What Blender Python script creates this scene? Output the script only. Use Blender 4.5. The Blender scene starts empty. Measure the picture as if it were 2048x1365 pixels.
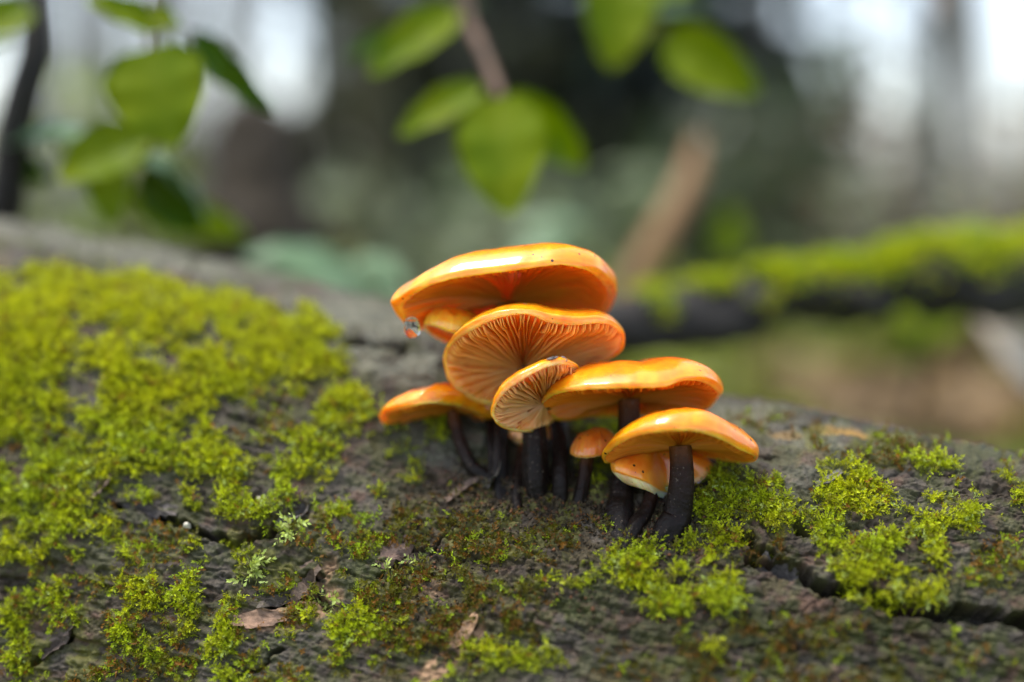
import bpy, math, random
import numpy as np
from mathutils import Vector, Matrix

rng = np.random.default_rng(7)
random.seed(7)
SC = bpy.context.scene
COL = SC.collection
R = math.radians

# ------------------------------------------------------------------ camera
FOC = 0.2276                     # focus distance in metres (1 photo pixel = 0.1 mm there)
FPX = 2275.6                     # focal length in photo pixels (40 mm on 36 mm, 2048 px wide)
CAM_H = 0.24
PITCH = R(8)
cam_d = bpy.data.cameras.new('camera')
cam_d.lens = 40; cam_d.sensor_width = 36
cam_d.clip_start = 0.005; cam_d.clip_end = 2000
cam_d.dof.use_dof = True
cam_d.dof.focus_distance = FOC - 0.0025
cam_d.dof.aperture_fstop = 2.7
cam = bpy.data.objects.new('camera', cam_d); COL.objects.link(cam)
cam.location = (0, 0, CAM_H); cam.rotation_euler = (R(90) - PITCH, 0, 0)
SC.camera = cam

# ------------------------------------------------------------------ world, sun, exposure
SUN_EL, SUN_AZ = R(74), R(-84)      # azimuth measured from +Y (away from camera) to the right
w = bpy.data.worlds.new('World'); SC.world = w; w.use_nodes = True
nt = w.node_tree; nt.nodes.clear()
sky = nt.nodes.new('ShaderNodeTexSky'); sky.sky_type = 'NISHITA'; sky.sun_disc = False
sky.sun_elevation = SUN_EL; sky.sun_rotation = SUN_AZ
sky.air_density = 1.0; sky.dust_density = 2.5; sky.ozone_density = 1.0
hs = nt.nodes.new('ShaderNodeHueSaturation'); hs.inputs['Saturation'].default_value = 0.65
bg = nt.nodes.new('ShaderNodeBackground'); bg.inputs['Strength'].default_value = 0.15
wo = nt.nodes.new('ShaderNodeOutputWorld')
nt.links.new(sky.outputs[0], hs.inputs['Color']); nt.links.new(hs.outputs[0], bg.inputs['Color'])
nt.links.new(bg.outputs[0], wo.inputs['Surface'])
sd = bpy.data.lights.new('sun', 'SUN'); sd.energy = 1.2; sd.angle = R(16); sd.color = (1, .94, .84)
sun = bpy.data.objects.new('sun', sd); COL.objects.link(sun)
sdir = Vector((math.sin(SUN_AZ) * math.cos(SUN_EL), math.cos(SUN_AZ) * math.cos(SUN_EL), math.sin(SUN_EL)))
sun.rotation_euler = sdir.to_track_quat('Z', 'Y').to_euler(); sun.location = (0, 0, 5)
SC.view_settings.view_transform = 'Standard'; SC.view_settings.look = 'None'
SC.view_settings.gamma = 1; SC.view_settings.use_curve_mapping = False
SC.view_settings.exposure = 1.68
SC.cycles.use_denoising = True
SC.cycles.max_bounces = 8; SC.cycles.transparent_max_bounces = 8
SC.cycles.caustics_reflective = False
SC.cycles.sample_clamp_indirect = 6

# ------------------------------------------------------------------ helpers
cp, sp = math.cos(PITCH), math.sin(PITCH)
def W(u, v, d):
    """photo pixel + depth (m) -> world, arrays allowed"""
    u = np.asarray(u, float); v = np.asarray(v, float); d = np.asarray(d, float)
    x = (u - 1024) / FPX * d; zc = (682.5 - v) / FPX * d
    return np.stack([x + 0 * d, d * cp + zc * sp, -d * sp + zc * cp + CAM_H], -1)
def P(u, v, mm=0.0):
    return W(u, v, FOC + np.asarray(mm, float) / 1000)

def hash2(ix, iy, seed):
    n = (ix.astype(np.int64) * 374761393 + iy.astype(np.int64) * 668265263 + seed * 1442695041) & 0xffffffff
    n = ((n ^ (n >> 13)) * 1274126177) & 0xffffffff
    n = n ^ (n >> 16)
    return (n & 0xffffff) / float(0xffffff)
def vnoise(x, y, seed=0):
    ix, iy = np.floor(x), np.floor(y); fx, fy = x - ix, y - iy
    fx = fx * fx * fx * (fx * (fx * 6 - 15) + 10); fy = fy * fy * fy * (fy * (fy * 6 - 15) + 10)
    a = hash2(ix, iy, seed); b = hash2(ix + 1, iy, seed); c = hash2(ix, iy + 1, seed); d = hash2(ix + 1, iy + 1, seed)
    return (a * (1 - fx) + b * fx) * (1 - fy) + (c * (1 - fx) + d * fx) * fy
def fbm(x, y, seed=0, oct=4):
    s = 0; a = .5; t = 0
    for i in range(oct):
        s = s + a * vnoise(x * 2 ** i + i * 17.3, y * 2 ** i + i * 9.1, seed + i); t += a; a *= .5
    return s / t
def sstep(a, b, x):
    t = np.clip((x - a) / (b - a), 0, 1); return t * t * (3 - 2 * t)

def mesh(name, V, F, mat, parent=None, smooth=True, tint=None, t=None):
    """one mesh object; F: list of (M,k) int arrays; tint: (N,3) point colours; t: (N,) float attribute"""
    V = np.asarray(V, np.float32)
    if not isinstance(F, list): F = [F]
    F = [np.asarray(f, np.int32) for f in F if len(f)]
    me = bpy.data.meshes.new(name)
    nl = sum(f.size for f in F); nf = sum(len(f) for f in F)
    me.vertices.add(len(V)); me.vertices.foreach_set('co', V.ravel())
    me.loops.add(nl); me.loops.foreach_set('vertex_index', np.concatenate([f.ravel() for f in F]))
    me.polygons.add(nf)
    sizes = np.concatenate([np.full(len(f), f.shape[1], np.int32) for f in F])
    starts = np.concatenate([[0], np.cumsum(sizes)[:-1]]).astype(np.int32)
    me.polygons.foreach_set('loop_start', starts)
    me.polygons.foreach_set('use_smooth', np.full(nf, smooth))
    if tint is not None:
        at = me.attributes.new('tint', 'FLOAT_COLOR', 'POINT')
        c = np.ones((len(V), 4), np.float32); c[:, :3] = tint; at.data.foreach_set('color', c.ravel())
    if t is not None:
        at = me.attributes.new('along', 'FLOAT', 'POINT'); at.data.foreach_set('value', np.asarray(t, np.float32))
    me.update(calc_edges=True); me.validate()
    me.materials.append(mat)
    o = bpy.data.objects.new(name, me); COL.objects.link(o)
    if parent: o.parent = parent
    return o
def tag(o, label=None, cat=None, group=None, kind=None):
    if label: o['label'] = label
    if cat: o['category'] = cat
    if group: o['group'] = group
    if kind: o['kind'] = kind
    return o
def thing(name, loc, label, cat, group=None):
    o = bpy.data.objects.new(name, None); COL.objects.link(o); o.location = tuple(loc); o.empty_display_size = .005
    return tag(o, label, cat, group)
def grid_faces(nr, nc, wrap=False):
    r = np.arange(nr - 1)[:, None]; c = np.arange(nc if wrap else nc - 1)[None]
    c2 = (c + 1) % nc
    return np.stack([r * nc + c, r * nc + c2, (r + 1) * nc + c2, (r + 1) * nc + c], -1).reshape(-1, 4)
def catmull(pts, n, closed=False):
    """smooth resample of control points (K,D) -> (n,D), uniform in parameter"""
    p = np.asarray(pts, float); K = len(p)
    s = np.linspace(0, K, n, endpoint=False) if closed else np.linspace(0, K - 1, n)
    i = np.floor(s).astype(int)
    if not closed: i = np.minimum(i, K - 2)
    f = (s - i)[:, None]
    g = (lambda k: p[(i + k) % K]) if closed else (lambda k: p[np.clip(i + k, 0, K - 1)])
    a, b, c, d = g(-1), g(0), g(1), g(2)
    return .5 * (2 * b + (c - a) * f + (2 * a - 5 * b + 4 * c - d) * f ** 2 + (3 * b - a - 3 * c + d) * f ** 3)
def nrm(a): return a / (np.linalg.norm(a, axis=-1, keepdims=True) + 1e-12)

# ------------------------------------------------------------------ materials
class Mat:
    def __init__(s, name):
        s.m = bpy.data.materials.new(name); s.m.use_nodes = True
        s.n = s.m.node_tree.nodes; s.l = s.m.node_tree.links; s.n.clear()
        s.out = s.n.new('ShaderNodeOutputMaterial'); s.b = s.n.new('ShaderNodeBsdfPrincipled')
        s.l.new(s.b.outputs[0], s.out.inputs[0])
    def node(s, t, **kw):
        n = s.n.new(t)
        for k, v in kw.items(): setattr(n, k, v)
        return n
    def set(s, **kw):
        for k, v in kw.items(): s.b.inputs[k.replace('_', ' ')].default_value = v
        return s
    def noise(s, scale, detail=4, rough=.55, dist=0):
        n = s.n.new('ShaderNodeTexNoise'); n.inputs['Scale'].default_value = scale
        n.inputs['Detail'].default_value = detail; n.inputs['Roughness'].default_value = rough
        n.inputs['Distortion'].default_value = dist
        tc = s.n.new('ShaderNodeTexCoord'); s.l.new(tc.outputs['Object'], n.inputs['Vector'])
        return n.outputs['Fac']
    def ramp(s, fac, stops):
        r = s.n.new('ShaderNodeValToRGB'); e = r.color_ramp.elements
        while len(e) < len(stops): e.new(.5)
        for el, (p, c) in zip(e, stops): el.position = p; el.color = (*c, 1) if len(c) == 3 else c
        s.l.new(fac, r.inputs[0]); return r.outputs[0]
    def mix(s, fac, a, b, mode='MIX'):
        m = s.n.new('ShaderNodeMix'); m.data_type = 'RGBA'; m.blend_type = mode
        for sock, v in ((m.inputs[0], fac), (m.inputs[6], a), (m.inputs[7], b)):
            if isinstance(v, (int, float)): sock.default_value = v
            elif isinstance(v, tuple): sock.default_value = (*v, 1)
            else: s.l.new(v, sock)
        return m.outputs[2]
    def attr(s, name, out='Color'):
        a = s.n.new('ShaderNodeAttribute'); a.attribute_name = name; return a.outputs[out]
    def color(s, c):
        if isinstance(c, tuple): s.b.inputs['Base Color'].default_value = (*c, 1)
        else: s.l.new(c, s.b.inputs['Base Color'])
        return s
    def rough(s, fac, a, b):
        mr = s.n.new('ShaderNodeMapRange'); mr.inputs[3].default_value = a; mr.inputs[4].default_value = b
        s.l.new(fac, mr.inputs[0]); s.l.new(mr.outputs[0], s.b.inputs['Roughness']); return s
    def bump(s, h, strength, dist):
        b = s.n.new('ShaderNodeBump'); b.inputs['Strength'].default_value = strength; b.inputs['Distance'].default_value = dist
        s.l.new(h, b.inputs['Height']); s.l.new(b.outputs[0], s.b.inputs['Normal']); return s
    def translucent(s, fac, col):
        t = s.n.new('ShaderNodeBsdfTranslucent'); mx = s.n.new('ShaderNodeMixShader'); mx.inputs[0].default_value = fac
        if isinstance(col, tuple): t.inputs[0].default_value = (*col, 1)
        else: s.l.new(col, t.inputs[0])
        s.l.new(s.b.outputs[0], mx.inputs[1]); s.l.new(t.outputs[0], mx.inputs[2]); s.l.new(mx.outputs[0], s.out.inputs[0]); return s

def cap_material(name):
    m = Mat(name)
    c = m.attr('tint')
    n1 = m.noise(260, 5)
    c2 = m.mix(m.ramp(n1, [(.40, (0, 0, 0)), (.75, (.5, .5, .5))]), c, (.66, .13, .003))
    vo = m.node('ShaderNodeTexVoronoi'); vo.inputs['Scale'].default_value = 560; tc = m.node('ShaderNodeTexCoord'); m.l.new(tc.outputs['Object'], vo.inputs['Vector'])
    sep = m.node('ShaderNodeSeparateColor'); m.l.new(vo.outputs['Color'], sep.inputs[0])
    lt = m.node('ShaderNodeMath', operation='MULTIPLY_ADD'); m.l.new(sep.outputs[0], lt.inputs[0]); lt.inputs[1].default_value = .5; lt.inputs[2].default_value = -.29
    dt = m.node('ShaderNodeMath', operation='LESS_THAN'); m.l.new(vo.outputs['Distance'], dt.inputs[0]); m.l.new(lt.outputs[0], dt.inputs[1])
    c3 = m.mix(dt.outputs[0], c2, (.035, .012, .004))
    m.color(c3)
    m.set(Subsurface_Weight=.85, Subsurface_Radius=(1, .40, .06), Subsurface_Scale=.0055, Roughness=.38, Specular_IOR_Level=.2,
          Coat_Weight=1.0, Coat_Roughness=.03, Coat_IOR=1.42)
    m.rough(m.noise(300, 4), .25, .55); m.bump(m.noise(420, 4), .22, .0006)
    return m.m
M_cap = cap_material('wet_orange_cap')
m = Mat('gill_flesh'); c = m.attr('tint'); m.color(m.mix(m.ramp(m.noise(500, 3), [(.3, (0, 0, 0)), (.75, (.5, .5, .5))]), c, (.80, .30, .05)))
m.set(Subsurface_Weight=.4, Subsurface_Radius=(1, .5, .16), Subsurface_Scale=.0015, Roughness=.42); m.translucent(.5, m.mix(1.0, c, (1.05, .9, .6), 'MULTIPLY')); M_gill = m.m
m = Mat('velvet_stem'); t = m.attr('along', 'Fac')
base = m.ramp(t, [(0, (.003, .002, .0014)), (.5, (.006, .003, .0018)), (.78, (.020, .007, .003)), (1, (.13, .042, .010))])
m.color(m.mix(m.ramp(m.noise(700, 4), [(.45, (0, 0, 0)), (.8, (.6, .6, .6))]), base, (.014, .007, .004)))
m.color(m.mix(m.ramp(m.noise(1600, 2), [(.66, (0, 0, 0)), (.72, (.8, .8, .8))]), m.b.inputs['Base Color'].links[0].from_socket, (.10, .075, .055)))
m.set(Roughness=.5, Specular_IOR_Level=.16); m.bump(m.noise(900, 4), .7, .0005); M_stem = m.m

m = Mat('bark'); c = m.attr('tint')
n1 = m.noise(160, 6, .65); n2 = m.noise(900, 4, .7)
c1 = m.mix(.85, c, m.ramp(n1, [(.25, (.45, .45, .47)), (.5, (.95, .95, .95)), (.75, (1.5, 1.45, 1.38))]), 'MULTIPLY')
c2 = m.mix(.8, c1, m.ramp(n2, [(.3, (.55, .55, .55)), (.7, (1.45, 1.45, 1.45))]), 'MULTIPLY')
m.color(c2); m.rough(m.noise(220, 4), .38, .8); m.set(Specular_IOR_Level=.28); m.bump(m.noise(1100, 5, .7), .8, .0005); M_bark = m.m
m = Mat('moss_leaf'); c = m.attr('tint'); m.color(c); m.set(Roughness=.5, Specular_IOR_Level=.2); m.translucent(.35, m.mix(1.0, c, (1.3, 1.25, .5), 'MULTIPLY')); M_moss = m.m
m = Mat('water'); m.color((1, 1, 1)); m.set(Transmission_Weight=1.0, IOR=1.333, Roughness=0.0); M_water = m.m

def leaf_material(name, c0, c1, rough, trans):
    m = Mat(name); n = m.noise(45, 3)
    c = m.ramp(n, [(.3, c0), (.7, c1)]); m.color(c); m.set(Roughness=rough, Specular_IOR_Level=.2)
    m.translucent(trans, m.mix(1.0, c, (1.25, 1.2, .5), 'MULTIPLY')); return m.m
M_leaf = leaf_material('bramble_leaf', (.15, .25, .001), (.28, .34, .001), .5, .65)
M_leaf_dark = leaf_material('dark_green_leaf', (.05, .13, .008), (.09, .16, .006), .32, .3)  # darker green, less translucent than the bramble leaf
M_leaf_gloss = leaf_material('glossy_leaf', (.08, .15, .07), (.13, .20, .11), .36, .15)
def plain(name, c0, c1, scale=30, rough=.8, bump=0):
    m = Mat(name); n = m.noise(scale, 5, .6); m.color(m.ramp(n, [(.3, c0), (.7, c1)])); m.set(Roughness=rough)
    if bump: m.bump(m.noise(scale * 4, 4), .6, bump)
    return m.m
M_twig = plain('twig_bark', (.05, .03, .018), (.16, .09, .05), 120, .7, .0005)
M_dark_bark = plain('dark_bark', (.004, .003, .002), (.016, .012, .008), 90, .8, .001)
M_stump = plain('rotten_wood', (.008, .005, .001), (.030, .018, .004), 40, .85, .003)
M_mossy_bark = plain('mossy_bark', (.018, .017, .004), (.045, .04, .009), 25, .9, .003)
M_grey_bark = plain('grey_bark', (.12, .11, .10), (.30, .29, .27), 6, .9, .004)
M_branch = plain('tan_branch', (.12, .062, .02), (.26, .15, .065), 40, .8, .001)
M_litter = plain('dead_leaf', (.12, .055, .025), (.32, .2, .11), 40, .7)
M_pale = plain('bleached_leaf', (.45, .4, .34), (.65, .58, .5), 40, .6)
m = Mat('forest_floor'); n = m.noise(9, 6, .7)
m.color(m.mix(m.ramp(m.noise(2.3, 3), [(.32, (0, 0, 0)), (.5, (1, 1, 1))]), m.ramp(n, [(.3, (.035, .022, .012)), (.7, (.17, .11, .065))]), m.ramp(n, [(.3, (.03, .045, .006)), (.7, (.10, .14, .012))])))
m.set(Roughness=.85); M_ground = m.m
def tint_leaf(name, trans, rough):
    m = Mat(name); c = m.attr('tint'); m.color(c); m.set(Roughness=rough); m.translucent(trans, c); return m.m
M_foliage = tint_leaf('foliage', .3, .5)

# ------------------------------------------------------------------ fallen log (bark surface)
# columns of the near face: (v, depth) from below the frame up to the skyline, for several u
COLS = {
 -900: [(1500, .262), (1350, .267), (1180, .273), (980, .280), (780, .290), (560, .306), (400, .325), (330, .350)],
    0: [(1520, .2285), (1365, .2330), (1200, .2370), (1000, .2430), (800, .2515), (640, .2630), (520, .2840), (437, .3150)],
  400: [(1520, .2160), (1365, .2212), (1200, .2265), (1020, .2345), (860, .2440), (700, .2575), (580, .2790), (512, .3080)],
  800: [(1520, .2090), (1365, .2150), (1200, .2225), (1070, .2305), (950, .2410), (810, .2510), (690, .2640), (612, .2900)],
 1200: [(1520, .2035), (1365, .2090), (1200, .2155), (1085, .2230), (990, .2345), (895, .2480), (805, .2620), (745, .2800)],
 1600: [(1520, .2020), (1365, .2075), (1240, .2125), (1120, .2185), (1010, .2265), (920, .2345), (850, .2450), (815, .2600)],
 2048: [(1520, .2015), (1365, .2070), (1250, .2118), (1130, .2175), (1040, .2232), (980, .2278), (930, .2345), (906, .2450)],
 2900: [(1560, .1990), (1420, .2030), (1330, .2065), (1250, .2100), (1190, .2130), (1140, .2165), (1110, .2220), (1098, .2300)],
}
cu = np.array(sorted(COLS)); K = []
for u in cu:
    c = list(COLS[u]); v0, d0 = c[-1]
    c += [(v0 + 22, d0 + .016), (v0 + 110, d0 + .036), (v0 + 420, d0 + .055), (v0 + 1000, d0 + .045)]
    b0 = c[0]; c = [(b0[0] + 900, b0[1] + .045), (b0[0] + 350, b0[1] - .002)] + c
    K.append(c)
K = np.array(K)                                            # (8 columns, 14 rows, 2)
def pchip(x, y, xs):
    """monotone-ish cubic Hermite along axis 0"""
    h = np.diff(x); sl = np.diff(y, axis=0) / h[:, None, None]
    m = np.zeros_like(y); m[0] = sl[0]; m[-1] = sl[-1]
    m[1:-1] = (sl[:-1] * h[1:, None, None] + sl[1:] * h[:-1, None, None]) / (h[1:] + h[:-1])[:, None, None]
    i = np.clip(np.searchsorted(x, xs, side='right') - 1, 0, len(x) - 2); t = ((xs - x[i]) / h[i])[:, None, None]; hh = h[i][:, None, None]
    return (1 + 2 * t) * (1 - t) ** 2 * y[i] + t * (1 - t) ** 2 * hh * m[i] + t * t * (3 - 2 * t) * y[i + 1] + t * t * (t - 1) * hh * m[i + 1]
us = np.concatenate([np.linspace(-900, -130, 150)[:-1], np.linspace(-130, 2180, 860), np.linspace(2180, 2900, 40)[1:]])
ts = np.concatenate([np.linspace(0, 2, 14)[:-1], np.linspace(2, 9.0, 480), np.linspace(9, 13, 40)[1:]])
Kc = pchip(cu, K, us)                                      # (nu, 14, 2)
G = pchip(np.arange(14.), Kc.transpose(1, 0, 2), ts)       # (nt, nu, 2)
GV, GD = G[..., 0], G[..., 1]; GU = np.broadcast_to(us[None], GV.shape)
# drift with perspective: parameter u stays a photo column
S0 = W(GU, GV, GD)
du = np.gradient(S0, axis=1); dv = np.gradient(S0, axis=0)
N0 = nrm(np.cross(du, dv)); 
view = nrm(S0 - np.array([0, 0, CAM_H]))
if (N0 * view).sum(-1)[150:300].mean() > 0: N0 = -N0
front = (np.arange(len(ts)) < 13 + 480)[:, None]
ANG = R(14)
fa = GU * math.cos(ANG) + GV * math.sin(ANG); fc = -GU * math.sin(ANG) + GV * math.cos(ANG)
def blobs(u, v, lst):
    s = np.zeros_like(u, dtype=float)
    for (bu, bv, ru, rv, a, wgt) in lst:
        c_, s_ = math.cos(R(a)), math.sin(R(a)); x = ((u - bu) * c_ + (v - bv) * s_) / ru; y = (-(u - bu) * s_ + (v - bv) * c_) / rv
        q = x * x + y * y
        s = np.maximum(s, wgt * (1 - sstep(.45, 1.25, q)))
    return s
# where moss grows (photo column/row on the bark, radii, tilt, density)
MOSS_BRIGHT = [(-330, 640, 330, 120, 6, .95), (-350, 860, 280, 150, 0, .85), (-300, 1120, 230, 170, 0, .6), (120, 640, 420, 110, 6, 1), (420, 650, 300, 85, 10, 1), (590, 690, 130, 55, 5, .95), (60, 800, 260, 160, 10, 1), (330, 745, 190, 70, 0, .9),
               (70, 1000, 190, 150, 0, .9), (250, 860, 230, 90, 10, .85), (330, 1230, 260, 110, -10, .55), (120, 1260, 150, 110, 0, .5), (560, 1290, 200, 80, -15, .55), (380, 1130, 150, 60, -10, .6), (30, 1180, 130, 130, 0, .75), (480, 790, 150, 40, -8, .7), (600, 745, 110, 25, -8, .6),
               (420, 960, 150, 70, -10, .6), (470, 1010, 110, 45, -12, .75), (620, 900, 110, 60, -25, .62), (690, 820, 60, 50, -20, .75), (590, 960, 110, 50, -15, .65), (170, 1130, 130, 90, 0, .5),
               (1290, 1128, 140, 50, -6, .85), (1160, 1150, 100, 24, -14, .9), (1425, 1090, 70, 40, -10, .9), (1450, 1020, 80, 50, 10, .75), (1340, 1190, 70, 50, 0, .5),
               (1560, 1010, 70, 55, 10, .9), (1720, 1060, 130, 105, 10, .68), (1860, 1060, 140, 90, 5, .62), (1770, 1160, 130, 60, 8, .8), (1700, 985, 90, 40, 5, .9),
               (1990, 975, 90, 40, 15, .95), (1860, 925, 70, 16, 8, .85), (1680, 937, 100, 13, 3, .8), (1970, 1010, 130, 40, 0, .6), (1440, 1205, 38, 60, 8, 1), (1425, 1260, 18, 40, 10, .8),
               (975, 1305, 70, 38, -10, .95), (1080, 1310, 50, 25, 0, .7), (890, 1340, 60, 35, -20, .6), (780, 1290, 90, 55, -20, .5), (760, 1050, 60, 40, 0, .4),
               (1195, 850, 60, 45, 0, .8), (830, 880, 100, 60, -10, .75), (950, 900, 60, 40, 0, .75), (790, 960, 90, 40, -15, .6), (870, 950, 60, 30, -20, .4), (720, 1010, 90, 40, -10, .5), (1190, 940, 45, 60, 0, .75), 
               (1420, 925, 60, 28, 0, .6), (1480, 895, 40, 15, 0, .5), (1450, 965, 70, 30, 0, .7)]
MOSS_THIN = [(300, 1230, 320, 180, -10, .5), (560, 1240, 220, 160, -20, .5), (620, 1100, 160, 90, -15, .45), (700, 1200, 120, 150, 0, .45), (860, 1180, 260, 180, 0, .5), (1100, 1060, 260, 90, 5, .42),
             (1700, 880, 260, 40, 10, .35), (1950, 890, 160, 30, 12, .4), (1500, 1060, 120, 60, 0, .45), (1600, 1320, 420, 90, 0, .2), (450, 1110, 120, 60, -12, .3), (560, 850, 170, 90, -20, .35), (1950, 1120, 120, 60, 0, .3)]
WOOD = [(600, 1215, 90, 38, -22, 1), (520, 1240, 60, 24, -10, .9), (930, 1265, 45, 34, -50, .9), (880, 1330, 60, 22, -40, .9), (640, 1150, 50, 20, -40, .7), (835, 1180, 30, 60, 70, .5), (720, 1270, 60, 30, -30, .5)]
bare = blobs(GU, GV, [(400, 1040, 110, 26, 14, 1), (140, 1300, 90, 60, -25, 1), (530, 1130, 70, 40, -20, .9), (480, 880, 40, 25, 0, .6), (1580, 900, 60, 22, 0, .8), (1640, 950, 60, 18, 0, .6), (1250, 1240, 90, 30, 0, .5), (1600, 1060, 40, 26, 20, .8), (780, 690, 110, 60, 0, 1), (760, 640, 120, 30, 0, 1)])
def moss_fields(u, v):
    n = fbm(u / 38, v / 30, 11, 4); n2 = fbm(u / 90, v / 70, 12, 3)
    b = blobs(u, v, MOSS_BRIGHT); t_ = blobs(u, v, MOSS_THIN)
    mb = sstep(.44, .76, b * .62 + (n - .5) * 1.3 + (n2 - .5) * .8 + .13)
    mb *= sstep(.04, .25, b)
    mt = np.clip(t_ * 1.5, 0, 1) * sstep(.40, .58, n)
    return mb, mt
MB, MT = moss_fields(GU, GV); MB *= (1 - bare)
# cracks: (polyline, half width px, depth mm)
CRACKS = [([(1505, 1118), (1527, 1138), (1560, 1142), (1596, 1152), (1625, 1166), (1658, 1178), (1700, 1184), (1747, 1196), (1791, 1213), (1871, 1231), (1920, 1224), (1969, 1227), (2048, 1246), (2200, 1280)], 20, 8),
          ([(1488, 1083), (1515, 1092), (1548, 1106)], 12, 5), ([(1592, 1050), (1612, 1060)], 14, 5),
          ([(225, 1000), (241, 1008), (289, 1013), (310, 1032), (326, 1042), (371, 1046), (400, 1060), (423, 1076), (464, 1091), (519, 1076), (545, 1058), (564, 1042), (601, 1012)], 10, 5),
          ([(536, 1206), (560, 1196), (579, 1186), (605, 1170), (623, 1152)], 14, 6), ([(579, 1190), (620, 1196), (653, 1206)], 7, 3),
          ([(60, 1330), (100, 1290), (140, 1262)], 8, 3), ([(694, 684), (730, 688), (770, 691), (820, 688)], 11, 9), ([(196, 985), (216, 960)], 7, 3),
          ([(760, 1145), (800, 1120), (830, 1090)], 7, 3), ([(1410, 905), (1500, 917), (1560, 914)], 4, 2), ([(1580, 857), (1640, 862)], 4, 2), ([(450, 1380), (520, 1330), (560, 1300)], 6, 2.5), ([(860, 1100), (900, 1075)], 5, 2)]
wob_u = GU + (fbm(GU / 26, GV / 26, 31, 3) - .5) * 26; wob_v = GV + (fbm(GU / 26, GV / 26, 32, 3) - .5) * 26
crack = np.zeros_like(GV); crackw = np.zeros_like(GV)
for pts, hw, dep in CRACKS:
    p = np.array(pts, float); best = np.full(GV.shape, 1e9)
    for a, b in zip(p[:-1], p[1:]):
        ab = b - a; t_ = np.clip(((wob_u - a[0]) * ab[0] + (wob_v - a[1]) * ab[1]) / (ab @ ab), 0, 1)
        best = np.minimum(best, np.hypot(wob_u - a[0] - t_ * ab[0], wob_v - a[1] - t_ * ab[1]))
    wv = hw * (.55 + .9 * fbm(GU / 40, GV / 40, 33, 2))
    crack = np.maximum(crack, dep * (1 - sstep(wv * .35, wv, best))); crackw = np.maximum(crackw, 1 - sstep(wv, wv * 2.4, best))
# anisotropic plates (voronoi) along the grain
def voronoi(x, y, seed):
    ix, iy = np.floor(x), np.floor(y); f1 = np.full(x.shape, 9.); f2 = np.full(x.shape, 9.); cid = np.zeros(x.shape)
    for dx in (-1, 0, 1):
        for dy in (-1, 0, 1):
            gx, gy = ix + dx, iy + dy
            d_ = np.hypot(gx + hash2(gx, gy, seed) - x, gy + hash2(gx, gy, seed + 5) - y); h_ = hash2(gx, gy, seed + 9)
            lt = d_ < f1; f2 = np.where(lt, f1, np.minimum(f2, d_)); cid = np.where(lt, h_, cid); f1 = np.where(lt, d_, f1)
    return f2 - f1, cid
wx = fa / 95 + (fbm(fa / 60, fc / 60, 41, 3) - .5) * 1.1; wy = fc / 48 + (fbm(fa / 60, fc / 60, 42, 3) - .5) * 1.1
edge, cid = voronoi(wx, wy, 50)
plate = (1 - sstep(.02, .16, edge)); pm = sstep(.42, .62, fbm(GU / 260, GV / 220, 44, 2))
edge2, cid2 = voronoi(fa / 30 + (fbm(fa / 20, fc / 20, 45, 2) - .5), fc / 18 + (fbm(fa / 20, fc / 20, 46, 2) - .5), 60)
big = fbm(GU / 300, GV / 240, 1, 3) - .5
ridge = 1 - np.abs(fbm(fa / 170, fc / 26, 2, 4) * 2 - 1)
fine = fbm(GU / 15, GV / 13, 3, 4) - .5; grain = fbm(GU / 6, GV / 5, 4, 2) - .5
disp = big * 3.2 + (ridge - .7) * 1.7 + (cid - .5) * .9 * pm - plate * .75 * pm + fine * 1.15 + grain * .55 + (cid2 - .5) * .35 - (1 - sstep(.0, .14, edge2)) * .28
disp = disp + MB * (.2 + 1.1 * fbm(GU / 34, GV / 28, 21, 3))       # moss cushions swell
mound = np.exp(-(((GU - 1120) / 230) ** 2 + ((GV - 1010) / 60) ** 2)); disp = disp + mound * .8
soil = blobs(GU, GV, [(1010, 1060, 260, 110, 5, 1), (1120, 1000, 260, 60, 8, 1), (950, 1170, 200, 120, 0, .7), (1300, 1060, 110, 40, 0, 1)]); disp = disp + soil * ((fbm(GU / 9, GV / 8, 7, 3) - .4) * 1.3 + (fbm(GU / 26, GV / 22, 8, 2) - .5) * 1.2)
wood = blobs(GU, GV, WOOD) * sstep(.35, .55, fbm(GU / 22, GV / 18, 71, 3) + .1)
disp = disp - wood * .7 - crack
S1 = S0 + N0 * (disp / 1000)[..., None]
# base colours of the bark
c_bark = np.array([.029, .020, .011]); c_grey = np.array([.055, .046, .034]); c_alg = np.array([.042, .050, .010]); c_wood = np.array([.30, .185, .105]); c_red = np.array([.085, .048, .032])
def lerp(a, b, f): return a + (b - a) * f[..., None]
n_a = fbm(GU / 140, GV / 90, 81, 4); n_b = fbm(GU / 60, GV / 40, 82, 4); n_c = fbm(GU / 26, GV / 22, 83, 3)
tint = lerp(np.broadcast_to(c_bark, S1.shape), c_grey, sstep(.45, .68, n_a))
tint = lerp(tint, c_red, sstep(.56, .75, n_b) * .8)
tint = tint * (.6 + .8 * fbm(fa / 130, fc / 7, 84, 3))[..., None]
alg = np.maximum(blobs(GU, GV, [(950, 1160, 300, 150, 0, .9), (1700, 1330, 500, 110, 0, .8), (350, 1320, 180, 60, 0, .6), (1950, 1130, 160, 70, 0, .7), (560, 720, 120, 40, 0, .5), (1500, 1290, 200, 120, 0, .6), (250, 500, 450, 60, 10, .7), (1800, 900, 300, 60, 10, .6)]), .5) * sstep(.38, .6, n_c)
tint = lerp(tint, c_alg, alg)
tint = lerp(tint, np.array([.10, .10, .07]), blobs(GU, GV, [(200, 480, 420, 40, 12, .9), (760, 680, 240, 80, 20, .95), (900, 860, 120, 90, 0, .5), (1560, 850, 200, 40, 10, .7), (1650, 960, 120, 30, 0, .5), (1600, 1000, 60, 50, 0, .6)]) * sstep(.3, .6, n_b))
tint = lerp(tint, np.array([.040, .028, .014]), soil * sstep(.3, .55, n_c) * .85)
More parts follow.
